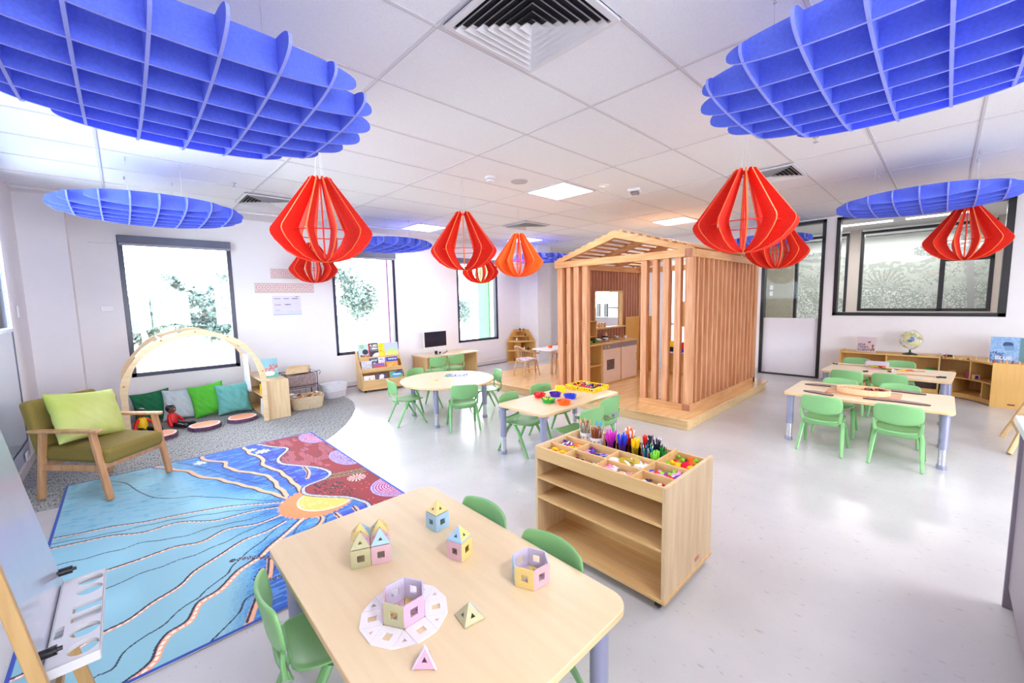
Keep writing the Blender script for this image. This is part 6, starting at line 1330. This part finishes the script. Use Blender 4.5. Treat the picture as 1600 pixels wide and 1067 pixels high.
def boomerang(x, y, rz, L, label):
    t = thing('boomerang_mat', label, 'boomerang', (x, y, BT), rz); n = 20; P = []; Q = []
    for k in range(n+1): u = -1+2*k/n; cyv = -.22*L*u*u*(1 if u > 0 else .6)*.5; wv = .048*(1-abs(u)**4)*.85+.008; P.append((cyv+wv, u*L/2)); Q.append((cyv-wv, u*L/2))
    q = MB(); q.prism(P+Q[::-1], 0, .008); q.build('body', BOOMD, t, bevel=.001); q = MB(); q.prism([(a*1, b*.98) for a, b in [(p[0]-.006, p[1]) for p in P]+[(p[0]+.006, p[1]) for p in Q[::-1]]], .0081, .0086); q.build('printed_face', BOOM, t); return t
boomerang(5.34, .84, D2(6), .32, 'brown boomerang shape at the far left of the puzzle table'); boomerang(4.90, .80, D2(-20), .26, 'brown patterned boomerang at the near left corner of the puzzle table'); boomerang(4.95, .255, D2(2), .44, 'long brown boomerang along the near right edge of the puzzle table'); boomerang(5.47, .25, D2(-5), .36, 'brown boomerang at the far right of the puzzle table')
# ---- far table: rulers, caddy and pens
def ruler(x, y, rz, label, c=BRD, L=.32): q = MB(); q.box(-.014, .014, -L/2, L/2, 0, .006); o = q.build('wooden_ruler', c, bevel=.001); place(o, (x, y, BT), rz); tag(o, label, 'ruler')
ruler(7.10, .80, D2(4), 'brown strip of wood at the far left of the ruler table'); ruler(6.66, .19, D2(4), 'brown strip of wood at the near right of the ruler table'); ruler(7.0, .25, D2(3), 'brown strip of wood behind the pens on the ruler table', BRD, .26)
q = MB(); q.prism(rrect(-.07, .07, -.12, .12, .03), 0, .07); o = q.build('fabric_pouch', mat('grey_cloth', s2l(200, 196, 206), .9), bevel=.02, seg=3); place(o, (7.14, .575, BT), 0); tag(o, 'pale grey zip pouch standing on the ruler table', 'pouch')
rr = random.Random(12)
for i, cn in enumerate(['red', 'maroon', 'pink', 'red', 'green', 'yellow', 'maroon', 'red', 'lime', 'orange', 'red', 'blue']): q = MB(); q.tube([(-.05, 0, 0), (.05, 0, 0)], .006, 8); o = q.build('felt_pen', PC[cn], smooth=True); o.location = (6.97+rr.uniform(-.03, .04), .53+rr.uniform(-.07, .07), BT+.007+.010*(i//3)); o.rotation_euler = (0, 0, 1.5+rr.uniform(-.3, .3)); tag(o, cn+' felt pen in the pile before the grey pouch, %s' % ['at the bottom', 'low down', 'in the middle', 'on top'][i//3], 'felt pen', 'felt pens on the ruler table')
for i, (x, y, cn) in enumerate(((6.98, .36, 'blue'), (6.95, .30, 'orange'), (6.92, .33, 'yellow'), (7.0, .26, 'red'), (6.9, .40, 'white'), (6.97, .22, 'orange'))): q = MB(); q.tube([(-.04, 0, 0), (.04, 0, 0)], .006, 8); o = q.build('felt_pen', PC[cn], smooth=True); o.location = (x, y, BT+.007); o.rotation_euler = (0, 0, 1.2+.4*i); tag(o, '%s felt pen lying loose %s right of the pen pile' % (cn, ['at once', 'farther', 'nearer', 'far', 'close', 'farthest'][i]), 'felt pen')
for i, (x, y) in enumerate(((7.09, .98), (6.62, .62), (6.78, .43), (6.66, -.01), (6.62, .01))): q = MB(); q.cyl((0, 0), .014, 0, .014, 12); q.cyl((.035, .0), .014, 0, .014, 12); q.box(0, .035, -.005, .005, .002, .010); o = q.build('black_clip', PC['black']); place(o, (x, y, BT), 1.5+i); tag(o, 'pair of black discs on the ruler table, %s' % ['at the far left edge', 'left of the pens', 'in front of the pens', 'at the right strip end', 'beside the right strip'][i], 'clip')

# ================================================================ LOW SHELF ON THE RIGHT WALL
SX0, SX1, SH = 8.30, 8.64, .54
t = thing('low_shelf', 'long low golden shelf unit under the glazed panel, left section', 'shelf unit', (8.47, .55, 0)); M_ = Tr(-8.47, -.55, 0); y0, y1 = 0.0, 1.12
for a in (y0, y1-.018): kp('side_panel', YPLY, SX0, SX1, a, a+.018, 0, SH+.02, par=t, M_=M_)
kp('upright', YPLY, SX0+.01, SX1-.01, .56, .575, .07, SH-.02, par=t, M_=M_); kp('top_board', YPLY, SX0-.004, SX1, y0+.0182, y1-.0182, SH-.02, SH, par=t, M_=M_); kp('shelf', YPLY, SX0+.01, SX1-.01, y0+.0184, y1-.0184, .28, .295, par=t, M_=M_); kp('base_board', YPLY, SX0, SX1, y0+.0186, y1-.0186, .01, .07, par=t, M_=M_); kp('back_panel', YPLY, SX1-.01, SX1-.003, y0+.019, y1-.019, .07, SH-.02, par=t, M_=M_)
t = thing('curved_corner_shelf', 'curved golden shelf unit turning the corner, right of the long low shelf', 'shelf unit', (8.2, -.4, 0)); M_ = Tr(-8.2, .4, 0)
F = [(8.30, -.012), (8.26, -.12), (8.16, -.28), (8.02, -.39), (7.87, -.46)]; Bk = [(8.64, -.02), (8.64, -.30), (8.60, -.62), (8.35, -.80), (7.87, -.84)]
for nm, z0, z1 in (('base_board', .01, .07), ('shelf', .27, .285), ('top_board', SH-.02, SH)): q = MB(); q.M = M_; q.prism(F+Bk[::-1], z0, z1); q.build(nm, YPLY, t, bevel=.002)
kp('side_panel', YPLY, 7.85, 7.868, -1.25, -.455, 0, SH+.015, par=t, M_=M_)
q = MB(); q.M = M_; q.box(7.846, 7.8498, -.66, -.60, .04, .055); q.build('maker_badge', PC['maroon'], t)
for (a, b), (c, d), z0, z1 in ((F[2], Bk[2], .285, SH-.02), (F[1], Bk[1], .07, .27), (F[3], Bk[3], .07, .27)): q = MB(); q.M = M_; q.bar((a, b, (z0+z1)/2), (c, d, (z0+z1)/2), .015, z1-z0); q.build('upright', YPLY, t)
q = MB(); q.M = M_
for (a, b), (c, d) in zip(Bk[:-1], Bk[1:]): q.bar((a-.01, b+.01, (SH+.05)/2), (c-.01, d+.01, (SH+.05)/2), .008, SH-.09)
q.build('back_panel', YPLY, t)
ST = SH+.0005
# book, globe
b1 = book('picture_book', 'lilac grey picture book lettered ADA TWIST SCIENTIST on the low shelf', .235, .235, cover((214, 196, 204), [('e', .135, .16, .14, .17, (120, 60, 50)), ('r', .142, .155, .10, .145, (226, 190, 150)), ('e', .185, .21, .09, .12, (110, 60, 50)), ('r', .19, .205, .06, .095, (200, 60, 60)), ('n', .18, .22, .03, .06, (150, 120, 70)), ('e', .155, .175, .155, .168, (206, 60, 90))], 31), (8.46, .90, ST), 0, .10, .012)
b1.rotation_euler = Euler((PI/2-.10, 0, -PI/2-.25), 'XYZ'); b1.location = (8.43, .925, ST)
INKM = mat('dark_plum_ink', s2l(70, 34, 60), .6)
for i, tx in enumerate(('ADA', 'TWIST,', 'SCIENTIST')): lettering('title_lettering', tx, .046, INKM, b1, (.010, .100-.042*i, .0137), (0, 0, 0))
t = thing('globe', 'clear ball globe with a blue core and yellow lands on a dark stand', 'globe', (8.42, .32, ST), D2(-47)); q = MB(); q.lathe([(.085, 0), (.085, .008), (.06, .018), (.015, .03), (.010, .06), (.008, .075), (0, .076)], n=24); q.build('stand', PC['black'], t, smooth=True)
q = MB(); q.ball((0, 0, .215), .132, 28, 20)
gm = bpy.data.materials.new('clear_globe_plastic'); gm.use_nodes = True; n_, l_ = nt(gm); bsd = n_['Principled BSDF']; tc = n_.new('ShaderNodeTexCoord'); nz = n_.new('ShaderNodeTexNoise'); nz.inputs['Scale'].default_value = 11; nz.inputs['Detail'].default_value = 5; rp = n_.new('ShaderNodeValToRGB'); rp.color_ramp.elements[0].position = .50; rp.color_ramp.elements[1].position = .54; rp.color_ramp.elements[0].color = (.18, .18, .18, 1); rp.color_ramp.elements[1].color = (.8, .8, .8, 1); l_.new(tc.outputs['Object'], nz.inputs['Vector']); l_.new(nz.outputs['Fac'], rp.inputs['Fac']); l_.new(rp.outputs['Color'], bsd.inputs['Alpha'])
rp2 = n_.new('ShaderNodeValToRGB'); rp2.color_ramp.elements[0].position = .5; rp2.color_ramp.elements[1].position = .54; rp2.color_ramp.elements[0].color = (.62, .66, .72, 1); rp2.color_ramp.elements[1].color = (.70, .66, .25, 1); l_.new(nz.outputs['Fac'], rp2.inputs['Fac']); l_.new(rp2.outputs['Color'], bsd.inputs['Base Color']); bsd.inputs['Roughness'].default_value = .15
q.build('sphere', gm, t, smooth=True); q = MB(); q.ball((0, 0, .22), .042, 18, 12); q.build('inner_core', mat('blue_core', s2l(40, 120, 190), .4, var=.3, scale=30), t, smooth=True)
q = MB(); q.tube([(.143*math.cos(a), 0, .215+.143*math.sin(a)) for a in [D2(-105+k*9.4) for k in range(22)]], .004, 8); q.tube([(0, 0, .07), (-.035, 0, .078)], .005, 6); q.build('meridian_arm', SILV, t, smooth=True)
b2 = book('picture_book', 'pale blue picture book standing open on the corner shelf', .24, .32, cover((126, 166, 214), [('n', 0, .24, 0, .32, (150, 186, 226)), ('e', .10, .19, .19, .26, (50, 76, 120)), ('r', .12, .20, .15, .21, (110, 150, 196)), ('n', .0, .12, .0, .12, (70, 96, 150)), ('t', .02, .06, .10, .13, (70, 80, 110))], 33), (8.1, -.46, ST), 0, .05, .02)
b2.rotation_euler = Euler((PI/2-.06, 0, -PI/2-.10), 'XYZ'); b2.location = (8.19, -.44, ST)
lettering('title_lettering', 'BLUE', .062, WHITE, b2, (.045, .03, .0217), (0, 0, 0))
q = MB(); q.box(-.003, .003, -.10, .10, 0, .31); o = q.build('open_back_cover', mat('teal_cover', s2l(90, 130, 140), .5)); place(o, (8.27, -.74, ST), 0, (0, .02, .5)); tag(o, 'greenish back cover of the open book on the corner shelf', 'book')
rr = random.Random(2)
for i in range(12):
    q = MB(); h = rr.uniform(.03, .06); q.lathe([(.012, 0), (.014, h*.4), (.008, h*.6), (.011, h*.85), (0, h)], n=10); o = q.build('peg_figure', PC['tan'] if i % 3 else PC['brown'], smooth=True)
    y = -.05-.75*(i/11); x = 8.20-.02*i if i < 5 else 8.0-.012*(i-5); o.location = (x, y if i < 5 else -.42-.05*(i-5), ST); tag(o, 'small %s wooden peg figure on the corner shelf top, %s from the left' % ('tan' if i % 3 else 'dark brown', ['first', 'second', 'third', 'fourth', 'fifth', 'sixth', 'seventh', 'eighth', 'ninth', 'tenth', 'eleventh', 'last'][i]), 'figure', 'peg figures')
q = MB(); q.ball((0, 0, .014), .03, 12, 8, (1, 2.0, .5)); o = q.build('carved_animal', PC['black'], smooth=True); o.location = (8.42, -.08, ST); tag(o, 'flat black carved animal on top of the shelf', 'toy'); q = MB(); q.prism(rrect(-.05, .05, -.1, .1, .02), 0, .012); o = q.build('wood_slice', PC['tan']); o.location = (8.45, .0, ST+.022); bpy.data.objects.remove(o)
for i, (x, y, z, s_, m_, lab) in enumerate(((8.36, -.12, .2855, .06, PC['yellow'], 'yellow translucent block framed in wood on the corner shelf'), (8.13, -.335, .2855, .055, PC['purple'], 'purple translucent block framed in wood on the corner shelf'))):
    t = thing('framed_block', lab, 'block', (x, y, z), .6); q = MB(); q.M = Tr(0, 0, s_/2+.006) @ Matrix.Rotation(PI/2, 4, 'Y'); s2_ = s_/2+.005; q.ring_prism(rrect(-s2_, s2_, -s2_, s2_, .003, 2), rrect(-s2_+.009, s2_-.009, -s2_+.009, s2_-.009, .002, 2), -.02, .02); q.build('wood_frame', PC['tan'], t); q = MB(); q.box(-.008, .008, -s2_+.0095, s2_-.0095, .011, s_+.0); q.build('colour_pane', m_, t)
q = MB(); q.box(-.03, .03, -.03, .03, 0, .10); o = q.build('red_box', PC['maroon'], bevel=.003); o.location = (8.20, -.27, .2855); tag(o, 'dark red box behind the purple block', 'box')
q = MB(); q.box(-.04, .04, -.05, .05, 0, .06); o = q.build('green_box', PC['green'], bevel=.003); o.location = (8.45, .03+.06, .2955); tag(o, 'dark green box on the shelf left of the yellow framed block', 'box')
t = thing('wooden_toy_tray', 'small wooden tray with toys on the middle of the long shelf', 'tray', (8.45, .40, .2955)); q = MB(); q.box(-.08, .08, -.10, .10, 0, .012); q.build('base', PC['tan'], t, bevel=.002); q = MB(); q.box(-.05, .05, -.06, .06, .0125, .05); q.build('toy', PC['brown'], t, bevel=.01)
q = MB(); q.tube([(-.06, 0, .02), (.06, 0, .02)], .02, 10); o = q.build('pink_roll', PC['pink'], smooth=True); o.location = (8.10, -.44, .0705); o.rotation_euler = (0, 0, 1); tag(o, 'pink rolled cloth in the lower corner shelf', 'cloth')
q = MB(); q.box(-.1, .1, -.35, .35, 0, .11); o = q.build('dark_basket', mat('dark_basket_weave', s2l(60, 48, 50), .8, var=.3, scale=40), bevel=.01); o.location = (8.46, .30, .0705); tag(o, 'long dark basket on the bottom of the low shelf', 'basket')

# ================================================================ WOODEN A-FRAME STAND AND GREY BENCH (right edge)
t = thing('display_easel', 'pale wooden A-frame display stand at the right edge', 'stand', (5.95, -.62, 0)); M_ = Tr(-5.95, .62, 0); BW_ = wood('stand_pine', s2l(232, 200, 150), s2l(212, 176, 122), 'z', .45)
for n_, a, b in (('leg', (6.30, -.47, .005), (5.98, -.75, .92)), ('leg', (5.64, -.47, .005), (5.94, -.75, .92)), ('leg', (6.30, -1.05, .005), (5.98, -.79, .92)), ('leg', (5.64, -1.05, .005), (5.94, -.79, .92))): q = MB(); q.M = M_; q.bar(a, b, .03, .07, (1, 0, 0)); q.build(n_, BW_, t, bevel=.003)
for z in (.18, .42): q = MB(); q.M = M_; f = z/.92; q.bar((6.30-.32*f, -.47-.28*f, z), (5.64+.30*f, -.47-.28*f, z), .02, .04); q.build('cross_bar', BW_, t, bevel=.002)
q = MB(); q.M = M_; q.bar((6.2, -.55, .30), (6.2, -.98, .30), .02, .035); q.bar((5.75, -.55, .30), (5.75, -.98, .30), .02, .035); q.build('side_bar', BW_, t, bevel=.002)
t = thing('kitchen_bench', 'grey laminate kitchen bench end with a silver worktop edge at the right edge', 'cabinet', (2.0, -.6, 0)); M_ = Tr(-2.0, .6, 0)
kp('body', GREY, 1.0, 2.84, -1.2, -.275, .10, .865, par=t, M_=M_); kp('toe_kick', mat('dark_kick', s2l(90, 84, 92), .5), 1.0, 2.78, -1.15, -.33, 0, .10, par=t, M_=M_); kp('end_panel', GREY, 2.84, 2.86, -1.2, -.262, .0, .865, par=t, M_=M_)
kp('worktop', mat('pale_silver_top', (.6, .6, .66), .25, var=.02), 1.0, 2.875, -1.22, -.245, .865, .90, par=t, M_=M_)
q = MB(); q.M = M_; q.box(2.10, 2.30, -.2748, -.27, .52, .80); q.build('notice_sheet', mat('pale_blue_sheet', s2l(170, 196, 236), .5), t)
